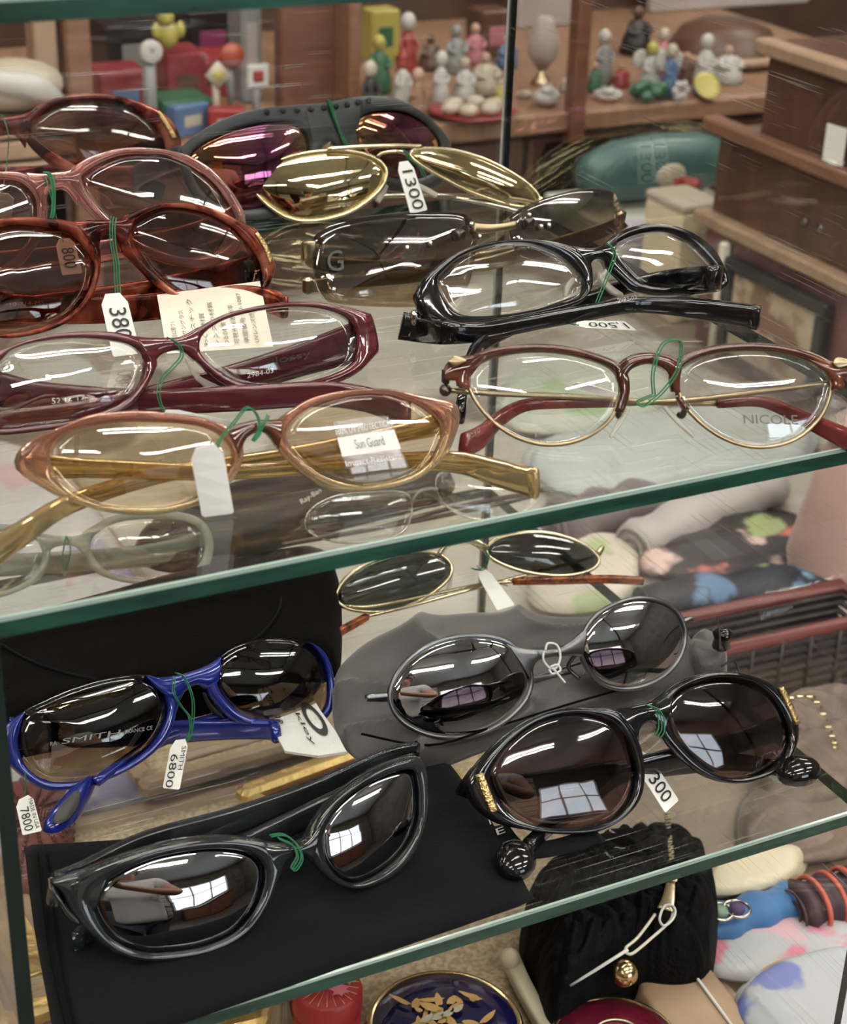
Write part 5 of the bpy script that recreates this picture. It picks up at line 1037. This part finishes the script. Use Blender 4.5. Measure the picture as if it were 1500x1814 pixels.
# ================================================================ WOODEN STEPPED STAND, RIGHT
wood('stand_brown', (.060, .027, .018), (.10, .047, .031), 7, (1, 9, 1), .35)
st_ = thing('wooden_stand', 'brown wooden tiered stand with pale rails right of case', 'stand', (1.12, .85, ZW))
XS = .90
obj('body', rbox((1.13, .86, ZW), .46, .70, .195, .003), 'stand_brown', st_, smooth=False)
obj('upper_tier', rbox((1.13, .84, ZW + .195), .46, .63, .085, .003), 'stand_brown', st_, smooth=False)
for z, m_ in ((-.044, 'wood_pale'), (-.122, 'wood_mid'), (-.204, 'wood_pale')): obj('rail', rbox((XS - .004, .86 if z < -.1 else .84, z - .006), .018, .72 if z < -.1 else .64, .012, .002), m_, st_, smooth=False)
obj('lower_panel', rbox((XS - .001, .86, ZW + .0005), .004, .70, .108, .001), 'rose_panel', st_, smooth=False)
for y in (1.06, 1.08): obj('screw', lathe((XS - .0005, y, -.172), [(.0035, 0), (.003, .0015), (.0003, .002)], 10, axis=(-1, 0, 0)), 'gun_grey', st_)
o = thing('price_card', 'small white card standing on the middle wooden rail', 'card', onx(1470, 262, XS - .012)); c = onx(1470, 266, XS - .012)
obj('card', rbox((XS - .008, c[1], -.115), .0012, .022, .030, .0003, .1), 'card', o, smooth=False); obj('foot', rbox((XS - .005, c[1], -.1155), .010, .010, .003, .0005), 'card', o, smooth=False)
# framed picture leaning on the rose panel
pbr('art_beige', (.50, .40, .29), .8, stops=[(.42, (.20, .12, .08)), (.5, (.44, .34, .24)), (.7, (.55, .45, .34))], scale=26)
pbr('frame_black', (.012, .014, .014), .35)
xp = XS - .012; TL, TR, BR, BL = onx(1293, 445, xp), onx(1470, 546, xp), onx(1452, 660, xp), onx(1286, 590, xp)
ya, yb = TL[1], TR[1]; zt_, zb_ = (TL[2] + TR[2]) / 2, ZW + .001
t = thing('framed_picture', 'black framed beige picture leaning against rose panel', 'picture', (xp, (ya + yb) / 2, ZW + .001))
y0_, y1_ = min(ya, yb), max(ya, yb); bw = .012
for a, b, c_, d_ in ((y0_, y1_, zb_, zb_ + bw), (y0_, y1_, zt_ - bw, zt_), (y0_, y0_ + bw, zb_ + bw, zt_ - bw), (y1_ - bw, y1_, zb_ + bw, zt_ - bw)):
    obj('moulding', rbox((xp, (a + b) / 2, c_), .012, b - a, d_ - c_, .002), 'frame_black', t, smooth=False)
obj('picture', rbox((xp + .001, (y0_ + y1_) / 2, zb_ + bw), .006, y1_ - y0_ - 2 * bw, zt_ - zb_ - 2 * bw, .001), 'art_beige', t, smooth=False)
obj('side_slip', rbox((xp, y1_ + .008, zb_), .008, .008, zt_ - zb_ + .008, .001), 'card_shade', t, smooth=False)
t = thing('pale_box', 'pale printed carton on top of the wooden stand', 'box', (1.1, 1.05, -.04)); 
obj('carton', rbox((1.08, 1.02, -.0395), .16, .22, .10, .002), 'cream_mat', t, smooth=False); obj('printed_band', rbox((1.08, 1.02, -.03), .164, .224, .02, .002), 'scarf_mauve', t, smooth=False)
# ================================================================ SHELF UNIT BEHIND
SZ = -.18; SY = 1.50
wood('shelf_tan', (.17, .090, .052), (.25, .14, .085), 6, (10, 1, 1))
pbr('grey_board', (.36, .31, .29), .8, stops=[(.3, (.30, .25, .235)), (.7, (.42, .37, .35))], scale=5)
un = thing('shelf_unit', 'wooden shelf unit holding figurines behind the case', 'shelf', (.75, 1.75, ZF))
obj('shelf', rbox((.72, SY + .24, SZ - .022), 1.40, .48, .022, .003), 'shelf_tan', un, smooth=False)
obj('shelf', rbox((.72, SY + .24, -.62), 1.40, .48, .022, .003), 'shelf_tan', un, smooth=False)
obj('back_panel', rbox((.72, SY + .49, ZF), 1.42, .015, 1.9, .002), 'wood_dark', un, smooth=False)
def vpost(x0, x1, Y, mat, dep=.03, z0=ZF, z1=.75):
    a, b = ony(x0, 100, Y)[0], ony(x1, 100, Y)[0]; obj('upright', rbox(((a + b) / 2, Y + dep / 2, z0), b - a, dep, z1 - z0, .002), mat, un, smooth=False)
vpost(118, 163, SY, 'wood_mid'); vpost(62, 104, SY + .01, 'wood_pale'); vpost(1022, 1046, SY - .01, 'wood_red', .02)
vpost(498, 622, SY + .10, 'wood_red', .02, SZ); vpost(620, 640, SY + .06, 'wood_mid', .06, SZ)
a = ony(972, 60, SY + .40); obj('board', rbox((a[0], a[1], SZ), .10, .012, .5, .002), 'grey_board', un, smooth=False)
a = ony(1290, 20, SY + .44); obj('board', rbox((a[0], a[1], SZ), .26, .012, .5, .002), 'grey_board', un, smooth=False)
for k in range(8): obj('drawer_front', rbox((.12 + k * .17, SY + .02, SZ - .022 - .28), .165, .02, .275, .003), 'wood_dark', un, smooth=False)
GF = 'ornaments on the wooden shelf'
def at(px, Y): p_ = ony(px, 150, Y); return np.array([p_[0], Y, SZ])
def topz(px, py, Y): return ony(px, py, Y)[2]
for nm, c_ in (('china_white', (.72, .70, .66)), ('china_cream', (.62, .54, .42)), ('china_green', (.04, .16, .08)), ('china_red', (.36, .03, .03)), ('china_blue', (.10, .18, .34)), ('china_pink', (.55, .20, .24)), ('china_yellow', (.60, .52, .12)), ('china_brown', (.12, .055, .03)), ('china_grey', (.30, .30, .29)), ('china_black', (.01, .01, .012)), ('skin_tone', (.60, .38, .27)), ('tin_red', (.26, .02, .03)), ('teal_cloth', (.06, .15, .145)), ('magenta', (.34, .05, .17)), ('orange_red', (.50, .10, .06))): pbr(nm, tuple(k_ * .62 for k_ in c_), .4)
def sign(label, px, py, Y, kind, r):
    b = at(px, Y); zc = topz(px, py, Y); t = thing('toy_sign', label, 'toy sign', b, GF)
    obj('base', lathe(b, [(.010, 0), (.010, .003), (.004, .005)], 12), 'china_grey', t)
    obj('pole', lathe(b + [0, 0, .004], [(.0035 if kind != 'clock' else .0065, 0), (.0035 if kind != 'clock' else .0065, zc - SZ - .006)], 10), 'china_grey' if kind != 'diamond' else 'china_cream', t)
    c = b + [0, -.005, zc - SZ]
    if kind == 'clock':
        obj('face', lathe(c, [(r, 0), (r, .005), (r * .9, .006), (.0003, .006)], 24, axis=(0, -1, 0)), 'china_white', t)
        for dx, dz in ((.003, .004), (-.002, .005)): obj('clock_hand', tube([c + [0, -.0066, 0], c + [dx, -.0066, dz]], .0004, 5, smooth=1), 'ink', t)
    elif kind == 'disc': obj('plate', lathe(c, [(r, 0), (r, .003), (.0003, .003)], 24, axis=(0, -1, 0)), 'orange_red', t)
    elif kind == 'diamond':
        obj('plate', lathe(c, [(r, 0), (r, .003), (.0003, .003)], 4, axis=(0, -1, 0)), 'china_cream', t); obj('mark', lathe(c + [0, -.003, 0], [(r * .45, 0), (r * .45, .0006), (.0003, .0006)], 4, axis=(0, -1, 0)), 'china_yellow', t)
    else:
        obj('plate', rbox(c + [0, 0, -r], 2 * r, .004, 2 * r, .001), 'china_white', t, smooth=False)
        for k in range(4): a_ = k * math.pi / 2 + .78; obj('petal', lathe(c + [r * .3 * math.cos(a_), -.002, r * .3 * math.sin(a_)], [(r * .33, 0), (r * .3, .001), (.0003, .0012)], 12, axis=(0, -1, 0)), 'china_red', t)
    return t
sign('toy station clock on a grey post', 265, 88, 1.53, 'clock', .0105); sign('yellow diamond toy road sign', 382, 130, 1.54, 'diamond', .013)
sign('round orange toy sign behind the diamond one', 408, 96, 1.58, 'disc', .012); sign('square white toy sign with red flower mark', 453, 132, 1.53, 'square', .0105)
def carton(label, px, py, Y, w, d, mat, band, name='toy_box', cat='box', z0=None, yaw=0.):
    b = at(px, Y); zt = topz(px, py, Y); t = thing(name, label, cat, b if z0 is None else b * [1, 1, 0] + [0, 0, z0], GF); zb = SZ if z0 is None else z0
    obj('carton', rbox((b[0], Y, zb), w, d, zt - zb, .002, yaw), mat, t, smooth=False); obj('printed_panel', rbox((b[0], Y - d / 2 * .12, zb + (zt - zb) * .3), w * .55, d * .9, (zt - zb) * .4, .001, yaw), band, t, smooth=False); return t
carton('red tin toy box with blue print left of the clock', 208, 118, 1.60, .050, .05, 'tin_red', 'china_blue')
carton('red toy box with small picture right of the clock', 318, 85, 1.62, .042, .05, 'tin_red', 'china_brown')
carton('dark red box behind the orange sign', 372, 92, 1.70, .05, .05, 'china_red', 'china_black')
carton('black toy box with grey band on the back row', 235, 35, 1.78, .07, .06, 'china_black', 'china_grey')
carton('magenta topped box under the upper shelf edge', 365, 12, 1.80, .055, .05, 'china_black', 'magenta')
carton('tall pale grey box beside the wooden upright', 435, -30, 1.66, .022, .04, 'china_grey', 'grey_board')
carton('blue box between two posts at left', 102, 26, 1.70, .012, .04, 'china_blue', 'china_blue')
carton('green and yellow magazine stack below the clock', 318, 168, 1.57, .05, .05, 'china_green', 'china_yellow', 'magazine_stack', 'magazines')
carton('thin blue picture book leaning by the toy signs', 330, 182, 1.545, .04, .02, 'china_blue', 'china_cream', 'picture_book', 'book', None, .3)
carton('red and white packet behind grey shield sunglasses', 400, 190, 1.53, .035, .02, 'china_red', 'china_white', 'packet', 'packet', None, -.4)
b = at(300, 1.60); t = thing('plush_toy', 'yellow plush toy sitting on the red box', 'toy', (b[0], 1.60, topz(318, 85, 1.62)), GF); zz = topz(300, 86, 1.60)
obj('torso', ball((b[0], 1.60, zz + .014), .011, .010, .014), 'china_yellow', t); obj('head', ball((b[0] - .003, 1.595, zz + .031), .0085), 'china_yellow', t)
for s in (-1, 1): obj('arm', ball((b[0] + s * .012, 1.597, zz + .018), .0045, .004, .008), 'china_yellow', t)
t = thing('cloth_bundle', 'pale cream cloth bundle at the far left shelf', 'cloth', at(20, 1.46), GF); b = ony(20, 150, 1.47)
obj('bundle', ball(b, .045, .03, .022, 20, 10), 'china_cream', t); obj('fold', tube([b + [-.03, -.02, .01], b + [.01, -.03, .004], b + [.035, -.02, -.012]], [.009, .012, .006], 10), 'china_white', t)
t = thing('cloth_support', 'pale wood crate under the cream cloth', 'crate', at(10, 1.47), GF)
for k in range(3): obj('slat', rbox((b[0] - .02, 1.47, SZ + k * (b[2] - .02 - SZ) / 3), .13, .06, (b[2] - .02 - SZ) / 3 - .003, .002), 'wood_pale', t, smooth=False)
def figure(label, px, ptop, Y, w, body, head, extra=None, name='figurine'):
    """small china figure: flared robe, shoulders, head, arms"""
    b = at(px, Y); h = topz(px, ptop, Y) - SZ; t = thing(name, label, 'figurine', b, GF); r = w / 2
    obj('robe', lathe(b, [(r * .8, 0), (r, .003), (r * .85, h * .3), (r * .55, h * .55), (r * .5, h * .66), (r * .2, h * .74)], 18), body, t)
    obj('head', ball(b + [0, 0, h * .85], h * .12, h * .11, h * .14, 14, 8), head, t)
    for s in (-1, 1): obj('arm', tube([b + [s * r * .45, 0, h * .64], b + [s * r * .75, -r * .3, h * .5], b + [s * r * .3, -r * .7, h * .45]], r * .16, 8), body, t)
    if extra == 'wings':
        for s in (-1, 1): obj('wing', ball(b + [s * r * .9, r * .3, h * .66], r * .75, .0015, h * .18, 12, 8), 'china_white', t)
    if extra == 'hat': obj('hat', lathe(b + [0, 0, h * .9], [(h * .14, 0), (h * .08, h * .05), (.0004, h * .16)], 12), 'china_red', t)
    return t
def lump(label, px, ptop, Y, w, mat, ears=True):
    b = at(px, Y); h = topz(px, ptop, Y) - SZ; t = thing('animal_figurine', label, 'figurine', b, GF)
    obj('body', ball(b + [0, 0, h * .42], w * .5, w * .42, h * .43, 16, 9), mat, t); obj('head', ball(b + [-w * .12, -w * .2, h * .78], w * .26, w * .25, h * .22, 14, 8), mat, t)
    if ears:
        for s in (-1, 1): obj('ear', ball(b + [-w * .12 + s * w * .14, -w * .16, h * .98], w * .06, w * .04, h * .12, 8, 6), mat, t)
    return t
figure('red robed figurine with white cap behind the grey shield', 720, 20, 1.68, .026, 'china_red', 'china_white')
figure('white haired doll figurine beside the red robed one', 712, 92, 1.56, .022, 'china_white', 'orange_red', 'hat')
figure('white bottle shaped figurine in the middle', 780, 88, 1.56, .020, 'china_white', 'china_white'); figure('white bell skirted figurine left of glass edge', 822, 100, 1.57, .026, 'china_white', 'china_cream')
figure('grey robed figurine on the back row', 805, 42, 1.70, .03, 'china_grey', 'china_grey'); figure('beige cone shaped figurine by the glass edge', 858, 92, 1.60, .036, 'china_cream', 'skin_tone')
figure('dark green robed figurine next to wooden door', 670, 60, 1.64, .03, 'china_green', 'china_yellow'); figure('tan robed figurine in front of the doll', 740, 118, 1.53, .022, 'shelf_tan', 'skin_tone')
figure('dark brown figurine near the wooden door', 655, 105, 1.53, .024, 'china_black', 'china_cream')
carton('yellow and green packet on the back row', 672, 14, 1.78, .035, .03, 'china_yellow', 'china_green'); carton('dark maroon box with pink edge behind glass corner', 862, 14, 1.76, .04, .04, 'china_brown', 'china_pink')
b = at(838, 1.515); t = thing('dish', 'red oval dish with cream scalloped ornaments', 'dish', b, GF)
obj('dish', lathe(b, [(.030, 0), (.034, .002), (.044, .007), (.043, .008), (.033, .004), (.0003, .004)], 28), 'china_red', t)
for k in range(6): a_ = k * 1.05; obj('shell', ball(b + [.024 * math.cos(a_), .018 * math.sin(a_), .0105], .011, .009, .007, 12, 7), 'china_cream', t)
lump('white rabbit figurine right of the glass edge', 970, 148, 1.53, .030, 'china_white'); lump('white cat figurine beside the pink post', 1078, 152, 1.53, .034, 'china_white'); lump('small cream animal behind the white rabbit', 930, 158, 1.57, .018, 'china_cream', False)
b = at(958, 1.62); zl = topz(958, 30, 1.62); t = thing('table_lamp', 'small brass candle lamp with frosted shade', 'lamp', b, GF)
obj('stem', lathe(b, [(.012, 0), (.010, .004), (.004, .010), (.0035, .05), (.005, zl - SZ - .055)], 16), 'old_gold', t); obj('shade', lathe(b + [0, 0, zl - SZ - .055], [(.006, 0), (.016, .015), (.017, .03), (.010, .050), (.008, .055)], 20), 'grey_board', t)
figure('white winged fairy figurine with green base', 1150, 72, 1.54, .026, 'china_white', 'china_yellow', 'wings'); figure('blue winged fairy figurine near centre', 1185, 76, 1.52, .020, 'china_blue', 'china_cream', 'wings')
b = at(1150, 1.51); t = thing('bush_ornament', 'green leafy china ornament at the fairies feet', 'ornament', b, GF)
for k in range(9): a_ = k * .7; obj('leaf', ball(b + [.016 * math.cos(a_), .010 * math.sin(a_), .008 + .004 * (k % 3)], .008, .006, .006, 8, 6), 'china_green', t)
b = at(1205, 1.50); t = thing('flower_ornament', 'pale blue china flower low on the shelf', 'ornament', b, GF)
for k in range(6): a_ = k * 1.05; obj('petal', ball(b + [.007 * math.cos(a_), -.002, .012 + .007 * math.sin(a_)], .005, .003, .005, 8, 6), 'china_white', t)
figure('slender white goose lady figurine', 1245, 58, 1.53, .026, 'china_white', 'china_white'); figure('white and pink kneeling figurine by brown hat', 1285, 80, 1.56, .038, 'china_white', 'skin_tone')
figure('grey spotted dog figurine behind the fairies', 1065, 50, 1.60, .026, 'china_grey', 'china_white'); figure('dark figurine at the shelf back', 1120, 10, 1.72, .04, 'china_black', 'china_brown')
b = at(1275, 1.66); t = thing('hat', 'brown domed hat with tan band on the shelf', 'hat', b, GF); hh = topz(1270, 42, 1.63) - SZ
obj('crown', lathe(b, [(.066, 0), (.066, hh * .3), (.052, hh * .75), (.028, hh * .96), (.0003, hh)], 28), 'china_brown', t); obj('band', tube([b + [.068 * math.cos(a), .068 * math.sin(a), hh * .2] for a in np.linspace(0, 2 * math.pi, 20, endpoint=False)], .006, 8, True), 'wood_pale', t)
b = at(1232, 1.495 + .03); t = thing('dish', 'yellow patterned plate leaning below white goose lady', 'dish', b, GF)
obj('plate', lathe(b + [0, -.02, .012], [(.016, 0), (.0155, .003), (.010, .0015), (.0003, .0015)], 24, axis=(0, -.8, .6)), 'china_yellow', t); obj('stand', rbox(b + [0, -.014, 0], .016, .012, .006, .001), 'china_blue', t, smooth=False)
for args in (('cream bodied figurine with blue cap beside rabbit', 1005, 128, 1.58, .020, 'china_cream', 'china_blue'), ('small red skirted figurine behind white cat', 1098, 112, 1.58, .022, 'china_red', 'skin_tone'), ('pink gowned figurine behind the two fairies', 1168, 48, 1.60, .026, 'china_pink', 'china_cream'), ('brown monk figurine beside blue fairy', 1212, 92, 1.57, .022, 'china_brown', 'skin_tone'), ('green coated figurine near the pink post', 1052, 108, 1.57, .018, 'china_green', 'skin_tone'), ('tiny yellow figurine by the red dish', 888, 140, 1.56, .018, 'china_yellow', 'china_white'), ('blue gowned figurine at the back by maroon box', 895, 60, 1.70, .026, 'china_blue', 'china_white'), ('brown bear like figurine left of beige cone', 760, 60, 1.72, .030, 'china_brown', 'china_brown'), ('pale pink lady figurine beside grey robe', 838, 40, 1.73, .028, 'china_pink', 'skin_tone')): figure(*args)
# things on the table under the shelf
floral('f_rose', (.46, .43, .42), [(.42, .16, .18), (.50, .32, .33), (.20, .18, .30), (.44, .42, .40)], 14, .34, seed=5)
floral('f_linen', (.38, .35, .30), [(.22, .185, .14), (.46, .43, .38), (.12, .095, .075), (.42, .40, .36)], 11, .42, seed=8)
o = obj('tablecloth', patch(None, ZW, .004, 16, 90, .0025, 40, 14, 2, P=[(.31,.745),(.40,.74),(.52,.76),(.70,.80),(.86,.88),(.87,1.2),(.86,1.42),(.6,1.45),(.33,1.44),(.30,1.2),(.30,.9)]), 'f_linen'); tagp(o, 'pale linen cloth spread on the table behind the case', 'tablecloth')
o = obj('scarf', patch(None, ZW, .010, 16, 90, .002, 45, 8, 6, P=[(-.05,.76),(.1,.745),(.27,.75),(.285,.9),(.28,1.2),(.1,1.3),(-.05,1.25)]), 'f_rose'); tagp(o, 'white and pink floral cloth behind the jade grey glasses', 'scarf')
t = thing('bolster', 'teal bolster bag with printed patch under the shelf', 'bag', (.95, 1.40, ZW), None); a, b = ony(1030, 310, 1.40), ony(1290, 280, 1.40)
obj('body', sweep([a, (a + b) / 2, b], [.030, .060, .066, .060, .030], [.03, .05, .055, .05, .03], sq=.9, seg=24, smooth=8), 'teal_cloth', t); obj('patch', ball((a + b) / 2 + [.0, -.026, -.002], .018, .004, .012, 12, 7), 'china_cream', t)
tb_ = thing('black_bag', 'black cloth bag behind the teal bolster', 'bag', ((a + b)[0] / 2, 1.48, ZW)); obj('body', rbox(((a + b)[0] / 2, 1.485, ZW), .17, .03, SZ - .030 - ZW, .015), 'velvet_black', tb_); obj('handle', tube([((a + b)[0] / 2 - .04, 1.43, -.22), ((a + b)[0] / 2, 1.42, -.212), ((a + b)[0] / 2 + .04, 1.43, -.22)], .004), 'velvet_black', tb_)
z0 = min(a[2], b[2]) - .035
t = thing('paper_stack', 'stack of white papers under the teal bolster', 'papers', ((a + b)[0] / 2, 1.40, ZW)); n_ = 4
for k in range(n_): obj('sheet_bundle', rbox(((a + b)[0] / 2 + .004 * (-1) ** k, 1.40, ZW + k * (z0 - ZW) / n_), .17, .13, (z0 - ZW) / n_ - .001, .001, .03 * (-1) ** k), ('china_white', 'f_cream', 'china_white', 'f_pale')[k], t, smooth=False)
q = ony(1222, 365, 1.27); t = thing('cream_box', 'cream cardboard box by the wooden stand', 'box', (q[0], 1.27, ZW)); obj('carton', rbox((q[0], 1.28, ZW), .045, .06, q[2] - ZW, .002), 'cream_mat', t, smooth=False); obj('lid', rbox((q[0], 1.28, q[2]), .047, .062, .008, .002), 'china_cream', t, smooth=False)
q = ony(1248, 345, 1.30); t = thing('ribbon_roll', 'red ribbon roll on the white papers', 'ribbon', (q[0], 1.30, q[2])); obj('roll', lathe((q[0], 1.33, q[2] - .006), [(.006, 0), (.013, 0), (.013, .012), (.006, .012)], 20), 'china_red', t); obj('tail', sweep([(q[0], 1.318, q[2]), (q[0] - .015, 1.312, q[2] + .006), (q[0] - .025, 1.31, q[2] + .014)], .008, .001), 'china_red', t)
# ================================================================ BEHIND THE CAMERA: photographer with phone, dark cabinets (seen in the mirror lenses)
pbr('skin', (.48, .27, .19), .5); pbr('tee_white', (.62, .62, .61), .8, bump=.3, bscale=60); pbr('denim', (.030, .036, .055), .85); pbr('hair_dark', (.012, .009, .008), .5); pbr('phone_black', (.01, .01, .012), .2)
def skin_mesh(name, chains, mat, parent, sub=2):
    """chains: lists of (key, xyz, radius); a chain starts at an existing key"""
    V, E, Rr, idx = [], [], [], {}
    for ch in chains:
        prev = None
        for k, c, r in ch:
            if k not in idx: idx[k] = len(V); V.append(tuple(np.array(c) - wloc(parent))); Rr.append(r)
            if prev is not None: E.append((prev, idx[k]))
            prev = idx[k]
    me = bpy.data.meshes.new(name); me.from_pydata(V, E, []); me.materials.append(M[mat])
    o = bpy.data.objects.new(name, me); COL.objects.link(o); o.parent = parent
    md = o.modifiers.new('skin', 'SKIN'); md.use_smooth_shade = True
    sv = me.skin_vertices[0].data
    for i, r in enumerate(Rr): sv[i].radius = (r, r) if not isinstance(r, tuple) else r; sv[i].use_root = (i == 0)
    sm = o.modifiers.new('sub', 'SUBSURF'); sm.levels = 1; sm.render_levels = sub
    return o
px_, py_ = -.01, -.43
def pp(x, y, z): return (px_ + x, py_ + y, z)
man = thing('person', 'person in white T-shirt and jeans holding up a phone behind the camera', 'person', pp(0, 0, ZF))
fw = WM @ np.array([0, 0, 1.]); rt = WM @ np.array([1., 0, 0]); dn = WM @ np.array([0, 1., 0])
pc = CAM - fw * .010 - rt * .03 + dn * .055           # phone centre, just behind the lens
ph = thing('phone', 'black smartphone held up by the person in white', 'phone', pc)
def pbox(w, h, d, off=0.): return np.array([pc + rt * (a * w) + dn * (b * h) + fw * (c * d + off) for a in (-.5, .5) for b in (-.5, .5) for c in (-.5, .5)]), [(0, 1, 3, 2), (4, 6, 7, 5), (0, 4, 5, 1), (2, 3, 7, 6), (0, 2, 6, 4), (1, 5, 7, 3)]
obj('body', pbox(.072, .148, .008), 'phone_black', ph, smooth=False); obj('lens_ring', lathe(CAM - fw * .0055, [(.004, 0), (.006, 0), (.006, .0015), (.004, .0015)], 16, axis=fw), 'gun_grey', ph)
def hand(s, wrist):
    g = pc + rt * s * .046 + dn * .03 - fw * .012; ch = []; k = 'L' if s < 0 else 'R'
    palm = (np.array(wrist) * .35 + g * .65)
    for i, (l, d) in enumerate(((.9, -.020), (1., -.004), (.95, .012), (.75, .028))):
        b = g + dn * d * .9; ch.append([(k + 'palm', palm, .021), (k + 'k%d' % i, b, .0095), (k + 'm%d' % i, b + fw * .020 * l - rt * s * .004, .0085), (k + 't%d' % i, b + fw * .026 * l - rt * s * .020 * l, .0075)])
    ch.append([(k + 'palm', palm, .021), (k + 'th1', palm - rt * s * .022 - fw * .006 - dn * .012, .0105), (k + 'th2', palm - rt * s * .036 - dn * .030 + fw * .002, .009)])
    return ch
Wl, Wr = pc - rt * .075 + dn * .085 - fw * .055, pc + rt * .075 + dn * .085 - fw * .055
sk = [[('pel', pp(0, 0, -.16), .095), ('wst', pp(0, .0, -.02), .10), ('chs', pp(0, -.01, .14), .135), ('nkb', pp(0, 0, .30), .06), ('nck', pp(0, .015, .345), .050), ('jaw', pp(0, .035, .40), .068), ('hed', pp(0, .03, .46), .085), ('top', pp(0, .02, .52), .066)],
      [('jaw', 0, 0), ('nos', pp(0, .125, .425), .012)],
      [('hed', 0, 0), ('earL', pp(-.088, .02, .45), .014)], [('hed', 0, 0), ('earR', pp(.088, .02, .45), .014)],
      [('chs', 0, 0), ('shL', pp(-.17, -.01, .25), .062), ('elL', pp(-.25, .10, .02), .044), ('wrL', Wl, .027), ('Lpalm', 0, 0)],
      [('chs', 0, 0), ('shR', pp(.17, -.01, .25), .062), ('elR', pp(.27, .10, .02), .044), ('wrR', Wr, .027), ('Rpalm', 0, 0)],
      [('pel', 0, 0), ('hpL', pp(-.09, 0, -.27), .085), ('knL', pp(-.10, .02, -.62), .060), ('anL', pp(-.10, -.01, -1.00), .042), ('ftL', pp(-.11, .13, -1.035), .032)],
      [('pel', 0, 0), ('hpR', pp(.09, 0, -.27), .085), ('knR', pp(.10, .02, -.62), .060), ('anR', pp(.10, -.01, -1.00), .042), ('ftR', pp(.11, .13, -1.035), .032)]]
hl, hr = hand(-1, Wl), hand(1, Wr)
sk[4][-1] = hl[0][0]; sk[5][-1] = hr[0][0]
skin_mesh('body', sk + hl + hr, 'skin', man)
skin_mesh('t_shirt', [[('a', pp(0, 0, -.31), .180), ('a2', pp(0, 0, -.20), .170), ('b', pp(0, 0, -.02), .160), ('c', pp(0, -.01, .15), .165), ('d', pp(0, 0, .30), .082)], [('c', 0, 0), ('sl', pp(-.175, -.01, .25), .085), ('el', pp(-.215, .045, .12), .078)], [('c', 0, 0), ('sr', pp(.175, -.01, .25), .085), ('er', pp(.225, .045, .12), .078)]], 'tee_white', man)
skin_mesh('jeans', [[('a', pp(0, 0, -.18), .150), ('hl', pp(-.09, 0, -.29), .105), ('kl', pp(-.10, .02, -.62), .080), ('al', pp(-.10, 0, -.97), .065)], [('a', 0, 0), ('hr', pp(.09, 0, -.29), .105), ('kr', pp(.10, .02, -.62), .080), ('ar', pp(.10, 0, -.97), .065)]], 'denim', man)
obj('hair', ball(pp(0, .005, .485), .097, .102, .085, 20, 12), 'hair_dark', man)
for s in (-1, 1): obj('eye', ball(pp(s * .032, .108, .452), .011, .008, .009, 10, 6), 'ink', man)
for s in (-1, 1): obj('shoe', ball(pp(s * .108, .06, ZF + .036), .045, .14, .035, 16, 8), 'phone_black', man)
# dark glazed cabinets
def cabinet(x, y, w, d, h, lab):
    t = thing('cabinet', lab, 'cabinet', (x, y, ZF)); obj('carcass', rbox((x, y, ZF), w, d, h, .005), 'wood_dark', t, smooth=False)
    for k in range(2):
        dr = obj('door', rbox((x + (k - .5) * w * .5, y + d / 2 + .008, ZF + .08), w * .47, .016, h - .16, .004), 'wood_red', t, smooth=False)
        obj('handle', rbox((x + (k - .5) * w * .08, y + d / 2 + .022, ZF + h * .55), .012, .02, .09, .003), 'gold', dr, smooth=False)
cabinet(-1.7, -3.0, 1.2, .45, 1.25, 'dark wooden cabinet against the slatted front wall')
cabinet(-.3, -3.1, 1.0, .4, .9, 'low dark wooden cabinet beside the shop window')
cabinet(1.4, -3.1, 1.6, .4, .68, 'long low wooden cabinet under the shop window')
